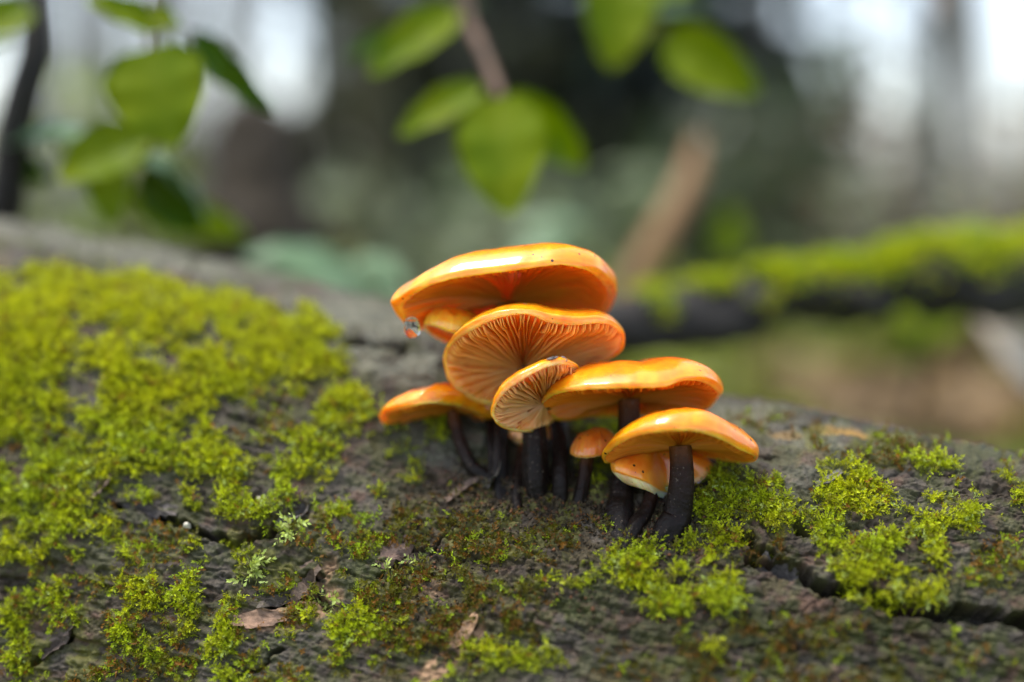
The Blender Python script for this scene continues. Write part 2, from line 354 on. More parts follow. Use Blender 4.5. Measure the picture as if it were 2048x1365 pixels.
tint = lerp(tint, c_wood, wood)
tint = lerp(tint, np.array([.24, .13, .02]), blobs(GU, GV, [(1680, 862, 60, 10, 5, .7), (1570, 872, 40, 8, 0, .4)]))
tint = lerp(tint, np.array([.10, .115, .010]), MB * .85)
tint = lerp(tint, np.array([.085, .085, .014]), np.clip(MT * 1.2, 0, .7))
log_base = np.array([.02, .26, 0.0])
log = thing('fallen_log', log_base, 'dark wet mossy log across the foreground carrying the orange mushrooms', 'log')
nr, nc = GV.shape
mesh('bark', S1.reshape(-1, 3) - log_base, grid_faces(nr, nc), M_bark, log, True, tint.reshape(-1, 3))
# closing disc at each end so that the log is solid
FR = slice(13, 13 + 480); SV, SU = GV[FR], us; SP = S1[FR]; SN = nrm(np.cross(np.gradient(S1, axis=1), np.gradient(S1, axis=0)))[FR]
if (SN * view[FR]).sum(-1).mean() > 0: SN = -SN
def on_log(u, v):
    """world point and normal on the displaced bark at photo pixel (u, v); arrays"""
    u = np.atleast_1d(np.asarray(u, float)); v = np.atleast_1d(np.asarray(v, float))
    ci = np.clip(np.searchsorted(us, u), 1, nc - 1); ci = np.where(np.abs(us[ci - 1] - u) < np.abs(us[ci] - u), ci - 1, ci)
    lo = np.zeros(len(u), int); hi = np.full(len(u), SV.shape[0] - 1)        # v falls as the row rises
    for _ in range(10):
        mid = (lo + hi) // 2; up = SV[mid, ci] > v; lo = np.where(up, mid, lo); hi = np.where(up, hi, mid)
    return SP[lo, ci], SN[lo, ci]
def log_mm(u, v):
    p, _ = on_log(u, v); rel = p[0] - np.array([0, 0, CAM_H]); return float((rel[1] * cp - rel[2] * sp - FOC) * 1000)

# ------------------------------------------------------------------ mushrooms
NT = 168
DEEP = 7.0          # the cluster stands this many mm behind the nominal plane
class Cap: pass
def make_mushroom(name, label, E, L, A, C, stem, cav=3.0, m_top=2.0, ngill=0, gill_mm=1.5, colors=None, single_gills=False, seed=0, rough_lip=.10, flat=.88, gillc=None):
    E = np.array(E, float); L = np.array(L, float); A = np.array(A, float); C = np.array(C, float); c_ = C[2]
    for q in (E, L): q[:, 2] = c_ + (q[:, 2] - c_) * flat + DEEP
    A[2] += DEEP; C[2] += DEEP
    if L.shape[1] == 2: L = np.concatenate([L, E[:, 2:3] - .3], 1)
    Ec = P(*catmull(E, NT, True).T); Lc = P(*catmull(L, NT, True).T)
    th = np.arange(NT) / NT
    r_ = np.random.default_rng(seed + 100)
    def wob(freqs, amp):
        s = np.zeros(NT)
        for f in freqs: s += np.sin(2 * np.pi * (f * th + r_.random())) * r_.uniform(.4, 1)
        return s * amp / 1000 / max(1, len(freqs)) ** .5
    C0 = Ec.mean(0); Ap = P(*A); Cp = P(*C); Hv = Ap - C0; Hn = Hv / np.linalg.norm(Hv)
    rad = nrm(Ec - C0)
    Ec = Ec + rad * wob([5, 8, 13, 21], .10)[:, None]
    Lc = Lc + Hn * (wob([9, 17, 29, 43, 61], rough_lip))[:, None] + rad * wob([11, 23, 37], rough_lip * .6)[:, None]
    rows = []; kind = []
    nt_ = 26
    for i in range(nt_):
        ph = (i / (nt_ - 1)) * math.pi / 2
        s, c = math.sin(ph) ** (2 / m_top), math.cos(ph) ** (2 / m_top) if i < nt_ - 1 else 0
        q = C0 + (Ec - C0) * s + Hv * c
        lump = (fbm(np.cos(2 * np.pi * th) * s * 3 + 5 + seed, np.sin(2 * np.pi * th) * s * 3 + 5, seed + 3, 3) - .5) * 1.0e-3 * min(1, (1 - s) * 4)
        rows.append(q + Hn * lump[:, None]); kind.append(s)
    gap = np.linalg.norm(Lc - Ec, axis=1, keepdims=True)
    Kc_ = Ec - Hn * gap * .45 + rad * gap * .12
    for i in range(1, 8):
        f = i / 7; rows.append((1 - f) ** 2 * Ec + 2 * f * (1 - f) * Kc_ + f * f * Lc); kind.append(1 + f)
    K2 = Lc + (Cp - Lc) * .30 + Hn * cav / 1000
    def under(f, idx=None):
        l = Lc if idx is None else Lc[idx]; k = K2 if idx is None else K2[idx]
        f = np.asarray(f)[..., None] if np.ndim(f) else f
        return (1 - f) ** 2 * l + 2 * f * (1 - f) * k + f * f * Cp
    nu_ = 22
    for i in range(1, nu_ + 1):
        f = i / nu_; rows.append(under(f)); kind.append(2 + f)
    V = np.stack(rows); kind = np.array(kind)
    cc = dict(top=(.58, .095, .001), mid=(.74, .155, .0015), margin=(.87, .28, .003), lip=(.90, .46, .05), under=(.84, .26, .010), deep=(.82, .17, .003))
    if colors: cc.update(colors)
    gc = np.array(gillc or cc['under'])  # edges paler than the underside: shade in the gill gaps is put into the colours
    cols = np.zeros(V.shape)
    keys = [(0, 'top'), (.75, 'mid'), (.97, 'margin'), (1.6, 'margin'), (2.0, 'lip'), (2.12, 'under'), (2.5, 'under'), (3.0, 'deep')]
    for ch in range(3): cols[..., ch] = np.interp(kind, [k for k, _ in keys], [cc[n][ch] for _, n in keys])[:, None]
    var = fbm(np.cos(2 * np.pi * th)[None] * kind[:, None] * 4 + 9, np.sin(2 * np.pi * th)[None] * kind[:, None] * 4 + 9, seed + 60, 4)[..., None]
    strk = fbm(np.tile(th * NT / 2.2, (len(kind), 1)) + seed * 7, np.repeat(kind[:, None] * 2.0, NT, 1), seed + 61, 2)[..., None]; sw = (sstep(.6, .95, kind) * (1 - sstep(1.7, 2.0, kind)))[:, None, None]
    cols *= 1 + (strk - .5) * sw * np.array([.08, .4, .6])
    cols *= np.clip(1 + (var - .5) * np.array([.25, .7, 1.0]), .5, 1.4)
    su, sv = stem[-1][0], stem[-1][1]
    base = on_log(su, sv)[0][0]
    root = thing(name, base, label, 'mushroom', 'orange mushroom cluster on the log')
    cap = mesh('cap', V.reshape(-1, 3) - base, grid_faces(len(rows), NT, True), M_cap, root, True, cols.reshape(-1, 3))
    # gills: wedge blades hanging from the under surface
    if ngill:
        allV, allF, allC, off = [], [], [], 0
        for g in range(ngill):
            short = g % 2 == 1
            x0 = (g + r_.uniform(-.22, .22)) / ngill; f1 = (r_.uniform(.30, .55) if short else .97)
            n = 10; f = .015 + (f1 - .015) * np.linspace(0, 1, n) ** 1.5
            drift = r_.normal(0, .006) * np.sin(f * 3 + r_.random() * 3) + r_.normal(0, .0012) * np.sin(f * 11 + r_.random() * 6)
            x = (x0 + drift) * NT
            def at(xx):
                i0 = np.floor(xx).astype(int); fr = (xx - i0)[:, None]
                lw = Lc[i0 % NT] * (1 - fr) + Lc[(i0 + 1) % NT] * fr; kw = K2[i0 % NT] * (1 - fr) + K2[(i0 + 1) % NT] * fr
                ff = f[:, None]; return (1 - ff) ** 2 * lw + 2 * ff * (1 - ff) * kw + ff * ff * Cp
            mid = at(x); side = at(x + .2) - at(x - .2); side = nrm(side)
            spacing = np.linalg.norm(at(x + .5 * NT / ngill) - at(x - .5 * NT / ngill), axis=1)
            wd = np.minimum(spacing * (.30 if not short else .24), .00032)[:, None]
            prof = np.sin(np.clip((f - .015) / (f1 - .015), 0, 1) ** .65 * math.pi) ** .7 if short else np.minimum(1, (f - .012) / .05) ** .7 * (1 - .55 * sstep(.6, 1, f))
            tang = nrm(np.gradient(mid, axis=0)); dn = nrm(np.cross(side, tang)); 
            sg = np.sign((dn * -Hn).sum(1)); sg[sg == 0] = 1; dn = dn * sg[:, None]
            dep = (gill_mm * r_.uniform(.8, 1.15) / 1000 * prof)[:, None]
            up = -dn * .0002
            low = mid + dn * dep + side * (wd * r_.uniform(-.5, .5))
            V4 = np.stack([mid - side * wd + up, low - side * wd * .28, low + side * wd * .28, mid + side * wd + up], 1)   # (n,4,3)
            Fg = grid_faces(n, 4)
            Cg = np.zeros((n, 4, 3)); gt = r_.uniform(.9, 1.08)
            Cg[:, (0, 3)] = (np.array(cc['deep']) * .45 + gc * .55)[None, None]; Cg[:, (1, 2)] = (gc[None] * (1 - f[:, None] * .25) + np.array(cc['lip'])[None] * .25 * (1 - f[:, None]))[:, None] * gt  # roots tinted deeper orange as painted shade between the blades
            if single_gills:
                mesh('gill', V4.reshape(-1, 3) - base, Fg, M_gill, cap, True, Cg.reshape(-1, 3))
            else:
                allV.append(V4.reshape(-1, 3)); allF.append(Fg + off); allC.append(Cg.reshape(-1, 3)); off += 4 * n
        if not single_gills:
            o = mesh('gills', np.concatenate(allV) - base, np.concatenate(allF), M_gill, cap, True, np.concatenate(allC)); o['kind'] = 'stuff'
    make_stem(root, base, stem, Cp, seed)
    return root, (Ec, Lc, Hn)
def make_stem(root, base, stem, Cp, seed):
    st = []; nst = len(stem); vb = stem[-1][1] - stem[-1][3] * 6; bmm = log_mm(stem[-1][0], vb)
    for i, s in enumerate(stem[:-1]):
        mm = s[2] + DEEP; k = (i / (nst - 1)) ** 2 * 1.15; mm = mm + (bmm - mm) * k
        st.append([*P(s[0], s[1], mm), s[3] / 1000])
    st.append([*P(stem[-1][0], vb, bmm), stem[-1][3] / 1000])
    st = np.array(st); bn_ = on_log(stem[-1][0], vb)[1]; dr = nrm(st[-1, :3] - st[-2, :3]); end = st[-1].copy()
    end[:3] += dr * .007 - bn_[0] * .0015; end[3] *= 1.0
    st[:, 3] *= .93; end[3] *= .93; st = np.vstack([st, end]); n = 36; ns = 24
    c = catmull(st, n); tang = nrm(np.gradient(c[:, :3], axis=0))
    xx = nrm(np.cross(tang, np.array([0., 1., 0.])[None] + 1e-4)); yy = np.cross(tang, xx)
    a = np.linspace(0, 2 * np.pi, ns, endpoint=False)
    rr = c[:, 3:4] * (1 + .10 * (fbm(np.cos(a)[None] * 2 + 7 + np.linspace(0, .6, n)[:, None], np.sin(a)[None] * 2 + 7 + np.linspace(0, 3, n)[:, None], seed + 5, 3) - .5) + .06 * np.sin(a * 3 + seed)[None] + .03 * np.sin(a * 7 + seed * 2)[None] + .07 * np.sin(np.linspace(0, 5, n) + seed * 1.7)[:, None])
    V = c[:, None, :3] + xx[:, None] * (np.cos(a)[None] * rr)[..., None] + yy[:, None] * (np.sin(a)[None] * rr)[..., None]
    t = np.repeat(np.linspace(1, 0, n), ns)
    cap_f = np.array([np.arange(ns), ]); cap_b = np.array([np.arange(ns)[::-1] + (n - 1) * ns])
    mesh('stem', V.reshape(-1, 3) - base, [grid_faces(n, ns, True), cap_f, cap_b], M_stem, root, True, None, t)

top_cap = make_mushroom('mushroom', 'largest orange mushroom at the top of the cluster, broad glossy cap with a hanging drop',
    [(783, 605, -1), (800, 590, -4), (835, 566, -8), (890, 545, -10), (960, 533, -10.5), (1050, 523, -11.5), (1120, 517, -11), (1180, 527, -8), (1215, 547, -3), (1234, 575, 4), (1229, 600, 12), (1206, 628, 20), (1120, 645, 27), (1000, 652, 29), (900, 650, 22), (824, 656, 6)],
    [(803, 618, -1.5), (815, 600, -4.5), (842, 581, -8.6), (892, 562, -10.6), (960, 551, -11), (1050, 539, -12), (1120, 531, -11.5), (1172, 541, -8.5), (1200, 560, -3.5), (1216, 583, 4), (1214, 602, 11.5), (1196, 624, 19), (1116, 640, 26), (1000, 646, 28), (903, 645, 21), (830, 655, 5)],
    (1045, 517, 9), (1016, 604, 12), [(1016, 600, 13, 2.2), (1012, 690, 24, 2.1), (1005, 800, 25, 2.0), (1000, 880, 15, 2.0), (1000, 980, None, 2.2)],
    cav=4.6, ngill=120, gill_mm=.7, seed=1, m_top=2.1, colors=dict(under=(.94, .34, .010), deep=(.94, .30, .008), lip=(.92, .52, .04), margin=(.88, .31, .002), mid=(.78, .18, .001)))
make_mushroom('mushroom', 'small orange cap tucked under the largest cap, beside the hanging drop',
    [(847, 651, 4), (855, 645, 0), (880, 650, -3), (910, 660, -4), (945, 665, -1), (970, 665, 6), (965, 668, 13), (940, 680, 17), (900, 684, 16), (870, 672, 12), (852, 660, 8)],
    [(851, 654, 4), (860, 652, .5), (884, 660, -2.4), (911, 669, -3.4), (943, 672, -.4), (963, 671, 6), (958, 673, 12), (936, 683, 15), (900, 686, 14), (874, 676, 11), (857, 664, 7)],
    (910, 617, 7), (908, 672, 6), [(908, 670, 14, 1.1), (940, 745, 22, 1.0), (972, 825, 20, .9), (981, 885, 12, .8), (982, 968, None, .9)], cav=2.5, seed=2, colors=dict(lip=(.95, .74, .3), margin=(.90, .46, .03), mid=(.86, .32, .008), top=(.8, .2, .004)))
make_mushroom('mushroom', 'wide mushroom with pale orange gills spread open below the largest cap',
    [(887, 717, 2), (895, 688, -3), (912, 665, -7), (940, 643, -10), (975, 627, -12), (1015, 618, -13), (1060, 617, -13), (1105, 627, -12.5), (1150, 632, -12), (1195, 631, -10), (1230, 644, -6), (1250, 672, -1), (1240, 705, 4), (1195, 730, 7), (1130, 765, 9), (1060, 800, 10), (980, 811, 9), (925, 792, 7), (897, 760, 5)],
    [(891, 718, 1.6), (901, 692, -3.6), (921, 674, -7.6), (950, 656, -10.8), (984, 640, -13), (1020, 630, -14), (1060, 629, -14), (1100, 645, -13), (1150, 650, -12.6), (1196, 646, -10.6), (1227, 652, -6.6), (1244, 674, -1.5), (1235, 702, 3.2), (1192, 726, 6), (1128, 760, 8), (1058, 794, 8.8), (981, 804, 7.8), (929, 786, 6), (901, 756, 4)],
    (1068, 650, 11), (1046, 736, 5), [(1048, 730, 6, 2.3), (1060, 800, 5, 2.5), (1069, 870, 3, 2.7), (1071, 940, 1.5, 2.9), (1072, 1002, None, 3.1)],
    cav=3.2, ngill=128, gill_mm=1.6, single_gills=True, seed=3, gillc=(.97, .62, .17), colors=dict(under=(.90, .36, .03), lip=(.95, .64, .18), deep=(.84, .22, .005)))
make_mushroom('mushroom', 'tilted mushroom with fan of pale gills and bark crumbs on its raised edge',
    [(981, 825, -9), (988, 798, -12), (1004, 771, -14.5), (1028, 751, -16), (1060, 735, -16), (1095, 720, -15), (1130, 717, -13), (1157, 733, -7), (1158, 760, 2), (1142, 800, 9), (1116, 833, 9), (1088, 856, 4), (1050, 865, -1), (1012, 858, -4), (990, 844, -7)],
    [(986, 825, -9.6), (996, 802, -13), (1013, 781, -15.5), (1038, 764, -17), (1068, 746, -17), (1098, 733, -16), (1127, 729, -14), (1149, 739, -8), (1151, 762, 1), (1137, 798, 8), (1112, 829, 8), (1086, 852, 3), (1049, 862, -2), (1012, 855, -5), (993, 842, -8)],
    (1062, 772, 0), (1088, 804, -2.5), [(1090, 803, -1, 1.6), (1112, 832, 11, 1.8), (1121, 885, 8, 1.9), (1121, 950, 2, 1.95), (1120, 1008, None, 2.1)],
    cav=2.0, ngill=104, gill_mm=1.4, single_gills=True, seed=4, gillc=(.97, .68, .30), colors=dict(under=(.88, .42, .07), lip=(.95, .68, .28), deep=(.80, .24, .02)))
make_mushroom('mushroom', 'broad flat orange cap with a wet white gleam on the right of the cluster',
    [(1079, 811, -2), (1086, 795, -8), (1105, 780, -13), (1145, 770, -17), (1200, 765, -19), (1260, 763, -20), (1320, 762, -19), (1375, 750, -16), (1420, 754, -11), (1446, 776, -4), (1434, 800, 4), (1406, 822, 8), (1340, 828, 12), (1260, 833, 14), (1180, 835, 12), (1125, 842, 7), (1092, 829, 2)],
    [(1083, 814, -2.4), (1092, 802, -8.4), (1111, 790, -13.5), (1149, 783, -17.5), (1202, 779, -19.5), (1262, 777, -20.4), (1325, 775, -19.4), (1372, 762, -16.4), (1412, 768, -11), (1436, 788, -4.4), (1427, 803, 3.2), (1402, 819, 7), (1338, 823, 11), (1260, 828, 13), (1180, 830, 11), (1127, 838, 6), (1096, 828, 1.6)],
    (1258, 731, 3), (1258, 798, 2), [(1259, 796, 2, 2.3), (1258, 850, 2.4, 2.4), (1251, 930, 2.8, 2.6), (1243, 1000, 1, 2.8), (1239, 1046, None, 3.1)],
    cav=3.0, ngill=100, gill_mm=1.0, flat=.8, seed=5, m_top=2.05, colors=dict(under=(.86, .29, .008), lip=(.92, .48, .05)))
make_mushroom('mushroom', 'domed orange mushroom standing lowest in front of the broad flat cap',
    [(1204, 913, -6), (1212, 893, -11), (1235, 872, -16), (1270, 855, -20), (1310, 846, -22.5), (1356, 843, -23.5), (1400, 846, -22.5), (1445, 862, -19), (1485, 885, -14), (1517, 908, -8), (1502, 925, 0), (1450, 922, 4), (1400, 913, 7), (1340, 911, 8), (1280, 917, 6), (1238, 924, 1), (1212, 927, -3)],
    [(1209, 917, -6.4), (1220, 904, -11.4), (1243, 887, -16.5), (1275, 873, -20.5), (1312, 866, -23), (1356, 863, -24), (1400, 866, -23), (1441, 880, -19.5), (1478, 900, -14.5), (1508, 914, -8.3), (1498, 922, -.6), (1448, 918, 3), (1400, 909, 6), (1340, 907, 7), (1280, 913, 5), (1240, 921, .2), (1216, 925, -3.4)],
    (1366, 835, -5), (1360, 895, -8), [(1360, 892, -8, 2.5), (1363, 930, -8.4, 2.6), (1362, 975, -8.6, 2.7), (1354, 1030, -7.6, 2.9), (1340, 1078, None, 3.2)],
    cav=3.2, ngill=90, gill_mm=1.0, flat=.74, seed=6, colors=dict(under=(.86, .29, .010), lip=(.92, .48, .06)))
make_mushroom('mushroom', 'lone orange cap with curved dark stem on the droplet side of the cluster',
    [(760, 828, 9), (768, 815, 5), (790, 806, 2), (825, 797, 0), (860, 792, 0), (895, 797, 2), (935, 806, 6), (968, 826, 9), (984, 838, 13), (965, 842, 18), (925, 836, 22), (880, 838, 23), (835, 845, 21), (795, 853, 17), (768, 846, 13)],
    [(770, 834, 8.6), (782, 826, 4.6), (802, 820, 1.6), (830, 813, -.4), (862, 808, -.4), (893, 811, 1.6), (932, 818, 5.5), (962, 832, 8.5), (976, 839, 12.4), (960, 841, 17), (922, 834, 21), (880, 836, 22), (838, 843, 20), (800, 850, 16), (776, 845, 12)],
    (898, 778, 12), (903, 822, 10), [(904, 820, 10, 1.3), (912, 858, 9.5, 1.35), (926, 900, 8, 1.4), (945, 935, 6.5, 1.5), (968, 962, None, 1.7)],
    cav=3.0, ngill=60, gill_mm=1.0, seed=7)
make_mushroom('mushroom', 'small brown-orange button mushroom between the dark stems',
    [(1141, 902, 0), (1145, 907, -3), (1160, 909, -5.5), (1185, 908, -6.5), (1210, 903, -5), (1230, 893, -2), (1232, 885, 3), (1210, 888, 7), (1185, 895, 8), (1155, 899, 6)],
    [(1144, 908, 0), (1149, 914, -2.6), (1162, 917, -5), (1185, 916, -6), (1208, 910, -4.6), (1225, 899, -1.6), (1226, 890, 2.6), (1208, 892, 6), (1185, 898, 7), (1157, 903, 5)],
    (1188, 857, 1), (1176, 908, 1), [(1174, 908, 1, 1.45), (1171, 940, .8, 1.5), (1165, 975, .3, 1.6), (1160, 1012, None, 1.8)],
    cav=1.0, seed=8, colors=dict(top=(.30, .07, .008), mid=(.50, .13, .012), margin=(.62, .22, .04), lip=(.8, .6, .36), under=(.75, .5, .25)))
make_mushroom('mushroom', 'small crooked cap with cream underside below the lowest domed mushroom',
    [(1222, 937, -6), (1235, 941, -9), (1262, 949, -10.5), (1295, 961, -9), (1336, 983, -3), (1375, 975, -1), (1410, 955, -1), (1427, 940, 1), (1415, 925, 5), (1370, 912, 6), (1310, 906, 3), (1250, 914, -1), (1226, 927, -4)],
    [(1224, 943, -6), (1237, 948, -8.6), (1263, 956, -10), (1294, 967, -8.6), (1333, 987, -3), (1372, 978, -1), (1405, 958, -1), (1420, 944, 1), (1408, 930, 4), (1368, 920, 5), (1310, 916, 2), (1254, 924, -2), (1230, 934, -4.6)],
    (1312, 900, -2), (1306, 970, -4), [(1307, 968, -4, 1.5), (1303, 992, -4, 1.6), (1290, 1028, -5, 1.7), (1271, 1064, None, 1.9)],
    cav=-3.4, seed=9, colors=dict(top=(.68, .18, .01), mid=(.76, .22, .014), margin=(.80, .28, .03), lip=(.85, .66, .38), under=(.78, .62, .38), deep=(.6, .4, .2)))
make_mushroom('mushroom', 'tiny half-hidden pinkish cap behind the thickest dark stem',
    [(1016, 868, 10), (1028, 875, 7.5), (1062, 880, 6.5), (1095, 876, 7.5), (1109, 868, 10), (1095, 862, 14), (1062, 860, 15), (1028, 862, 14)],
    [(1021, 874, 10), (1031, 880, 7.8), (1062, 884, 7), (1092, 880, 7.8), (1104, 873, 10), (1092, 868, 13), (1062, 867, 14), (1030, 868, 13)],
    (1062, 847, 10), (1050, 888, 10), [(1048, 886, 10, 1.2), (1040, 930, 8, 1.25), (1033, 988, None, 1.4)],
    cav=-1.5, seed=10, colors=dict(top=(.62, .22, .06), mid=(.68, .28, .09), margin=(.7, .34, .13), lip=(.8, .58, .34), under=(.6, .42, .24)))

# water drop hanging from the left edge of the top cap
def lathe(profile, ns, axis_pt):
    pr = np.array(profile, float); a = np.linspace(0, 2 * np.pi, ns, endpoint=False)
    V = np.stack([pr[:, :1] * np.cos(a), pr[:, :1] * np.sin(a), np.repeat(pr[:, 1:2], ns, 1)], -1)
    return V.reshape(-1, 3) + axis_pt, grid_faces(len(pr), ns, True)
dp = catmull([(0.0, .0), (.8, .1), (1.5, .75), (1.75, 1.7), (1.6, 2.7), (1.3, 3.5), (1.2, 4.0), (0.0, 4.4)], 40) / 1000; dp[:, 0] = np.maximum(dp[:, 0], 1e-5)
c0 = P(824, 676, -.5 + DEEP); V, F = lathe(dp, 32, np.zeros(3))
o = mesh('water_drop', V, F, M_water); o.location = tuple(c0); tag(o, 'clear water drop hanging from the rim of the largest orange cap', 'water drop')
# ------------------------------------------------------------------ debris on the caps and beads on the bark
def crumb(name, u, v, mm, size, mat, label, cat, seed, flat=.6, group=None):
    r_ = np.random.default_rng(seed); n = 10; m_ = 7
    a = np.linspace(0, 2 * np.pi, n, endpoint=False); b = np.linspace(-1, 1, m_)
    rr = np.sqrt(np.clip(1 - b ** 2, .02, 1)); V = np.stack([rr[:, None] * np.cos(a), rr[:, None] * np.sin(a) , np.repeat(b[:, None], n, 1)], -1).reshape(-1, 3)
    V = V * (1 + r_.normal(0, .22, (len(V), 1))) * np.array([1, .7, flat]) * size / 1000
    o = mesh(name, V, [grid_faces(m_, n, True), np.array([np.arange(n)[::-1]]), np.array([np.arange(n) + (m_ - 1) * n])], mat, None, False)
    o.location = tuple(P(u, v, mm)); o.rotation_euler = (r_.uniform(-.4, .4), r_.uniform(-.5, .5), r_.uniform(0, 6)); tag(o, label, cat, group); return o
M_crumb = plain('bark_crumb', (.05, .045, .045), (.2, .19, .19), 800, .6, .0003)
M_bead = plain('pale_bead', (.5, .46, .36), (.62, .58, .46), 200, .35)
crumb('bark_crumb', 1048, 616, 0, .95, M_crumb, 'grey bark crumb on top of the wide gilled mushroom', 'crumb', 1, .8)
crumb('bark_crumb', 1104, 719, -6, 1.2, M_crumb, 'ragged grey crumb on the raised edge of the tilted mushroom', 'crumb', 2, .35)
crumb('bark_crumb', 1128, 718, -4.5, .8, M_crumb, 'smaller grey crumb on the raised edge of the tilted mushroom', 'crumb', 3, .4)
crumb('bark_crumb', 1468, 860, -3, .9, M_dark_bark, 'dark crumb lying on the shoulder of the lowest domed mushroom', 'crumb', 4, .45)
for i, (u, v, s, lb) in enumerate([(374, 1052, .75, 'cream bead lying in the dark crack of the bark'), (520, 1000, .8, 'cream bead among moss above the dark crack')]):
    p, n_ = on_log(u, v); o = crumb('pale_seed', u, v, log_mm(u, v) - .5, s, M_bead, lb, 'seed', 20 + i, .95); o.data.polygons.foreach_set('use_smooth', [True] * len(o.data.polygons))

def crumbs(n):
    u = np.concatenate([rng.normal(1080, 120, n), rng.normal(1300, 60, n // 3), rng.uniform(750, 1500, n)]); v = np.concatenate([rng.normal(1005, 28, n) + .06 * (u[:n] - 1080), rng.normal(1065, 18, n // 3), rng.uniform(960, 1260, n)])
    p, nn = on_log(u, v); k = len(u); r_ = rng.uniform(.1, .6, k) ** 1.6 * 1.2 / 1000
    oct_ = np.array([[1, 0, 0], [0, 1, 0], [-1, 0, 0], [0, -1, 0], [0, 0, 1], [0, 0, -1]], float); F8 = np.array([[0, 1, 4], [1, 2, 4], [2, 3, 4], [3, 0, 4], [1, 0, 5], [2, 1, 5], [3, 2, 5], [0, 3, 5]])
    V = p[:, None] + oct_[None] * r_[:, None, None] * rng.uniform(.5, 1.3, (k, 6, 1)) + nn[:, None] * r_[:, None, None] * .3
    col = np.array([[.030, .021, .009]]) * rng.uniform(.4, 1.8, (k, 1)); col = np.where(rng.random((k, 1)) < .12, np.array([[.12, .05, .02]]), col)
    o = mesh('soil_crumbs', V.reshape(-1, 3), (F8[None] + np.arange(k)[:, None, None] * 6).reshape(-1, 3), M_bark, None, True, np.repeat(col, 6, 0))
    tag(o, 'dark crumbly soil and bark bits around the stem bases', 'soil', None, 'stuff')
crumbs(2600)
# ------------------------------------------------------------------ moss (uncountable shoots)
def shoot_proto(seed, nleaf, L_, curve, branch=0):
    """one leafy shoot along +Z, unit mm; returns verts, tri faces, height 0..1"""
    r_ = np.random.default_rng(seed); V, F = [], []
    def strand(p0, d0, ln, nl, w0):
        d = np.array(d0, float); p = np.array(p0, float); bend = r_.normal(0, curve, 3)
        for i in range(nl):
            f = i / nl
            p = p + d * ln / nl; d = nrm(d + bend / nl)
            az = i * 2.4 + r_.random() * .6
            ax = nrm(np.cross(d, [math.cos(az), math.sin(az), .3])); out = nrm(np.cross(ax, d))
            le = w0 * (1 - .45 * f) * r_.uniform(.8, 1.2); dirn = nrm(out * (1.0 - .55 * f) + d * (.55 + .6 * f))
            b = len(V); wd = le * .24
            V.extend([p, p + dirn * le * .45 + ax * wd + d * .05, p + dirn * le, p + dirn * le * .45 - ax * wd + d * .05])
            F.extend([(b, b + 1, b + 2), (b, b + 2, b + 3)])
        return p
    strand((0, 0, 0), nrm(np.array([r_.normal(0, .15), r_.normal(0, .15), 1])), L_, nleaf, 1.25)
    for k in range(branch):
        h = r_.uniform(.25, .7); strand((0, 0, h * L_), nrm(np.array([r_.normal(0, 1), r_.normal(0, 1), .7])), L_ * .5, nleaf // 2, .95)
    return np.array(V), np.array(F)
PRO = [shoot_proto(s, 12, 3.0, .7) for s in range(5)] + [shoot_proto(10 + s, 10, 3.4, .9, 1) for s in range(4)] + [shoot_proto(20 + s, 8, 1.5, .5) for s in range(4)]
def scatter(name, pos, nor, scale, color, label, cat='moss', lean=.55, protos=None, down=.25):
    n = len(pos); ks = rng.integers(0, len(PRO), n) if protos is None else rng.choice(protos, n)
    z = nrm(nor + rng.normal(0, lean, (n, 3)) + np.array([0, 0, .15]) + np.array([0, -down, -down]) * rng.random((n, 1)))
    x = nrm(np.cross(z, nrm(rng.normal(0, 1, (n, 3))))); y = np.cross(z, x)
    Vs, Fs, Cs, off = [], [], [], 0
    for k in range(len(PRO)):
        ii = np.nonzero(ks == k)[0]
        if not len(ii): continue
        v, f = PRO[k]; s = (scale[ii] / 1000)[:, None, None]
        out = pos[ii][:, None] + s * (v[None, :, 0:1] * x[ii][:, None] + v[None, :, 1:2] * y[ii][:, None] + (v[None, :, 2:3] - .25) * z[ii][:, None])
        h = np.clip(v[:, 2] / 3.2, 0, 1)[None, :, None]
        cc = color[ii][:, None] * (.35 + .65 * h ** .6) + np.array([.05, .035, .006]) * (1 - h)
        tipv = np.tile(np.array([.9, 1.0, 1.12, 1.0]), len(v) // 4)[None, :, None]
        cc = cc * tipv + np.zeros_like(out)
        Vs.append(out.reshape(-1, 3)); Cs.append(cc.reshape(-1, 3))
        Fs.append((f[None] + (np.arange(len(ii)) * len(v))[:, None, None]).reshape(-1, 3) + off); off += len(ii) * len(v)
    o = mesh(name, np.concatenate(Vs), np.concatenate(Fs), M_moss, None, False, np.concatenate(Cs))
    return tag(o, label, cat, None, 'stuff')
yel = np.array([.48, .50, .008]); grn = np.array([.29, .40, .014]); oli = np.array([.16, .165, .015]); pal = np.array([.40, .50, .15]); brn = np.array([.22, .10, .018])
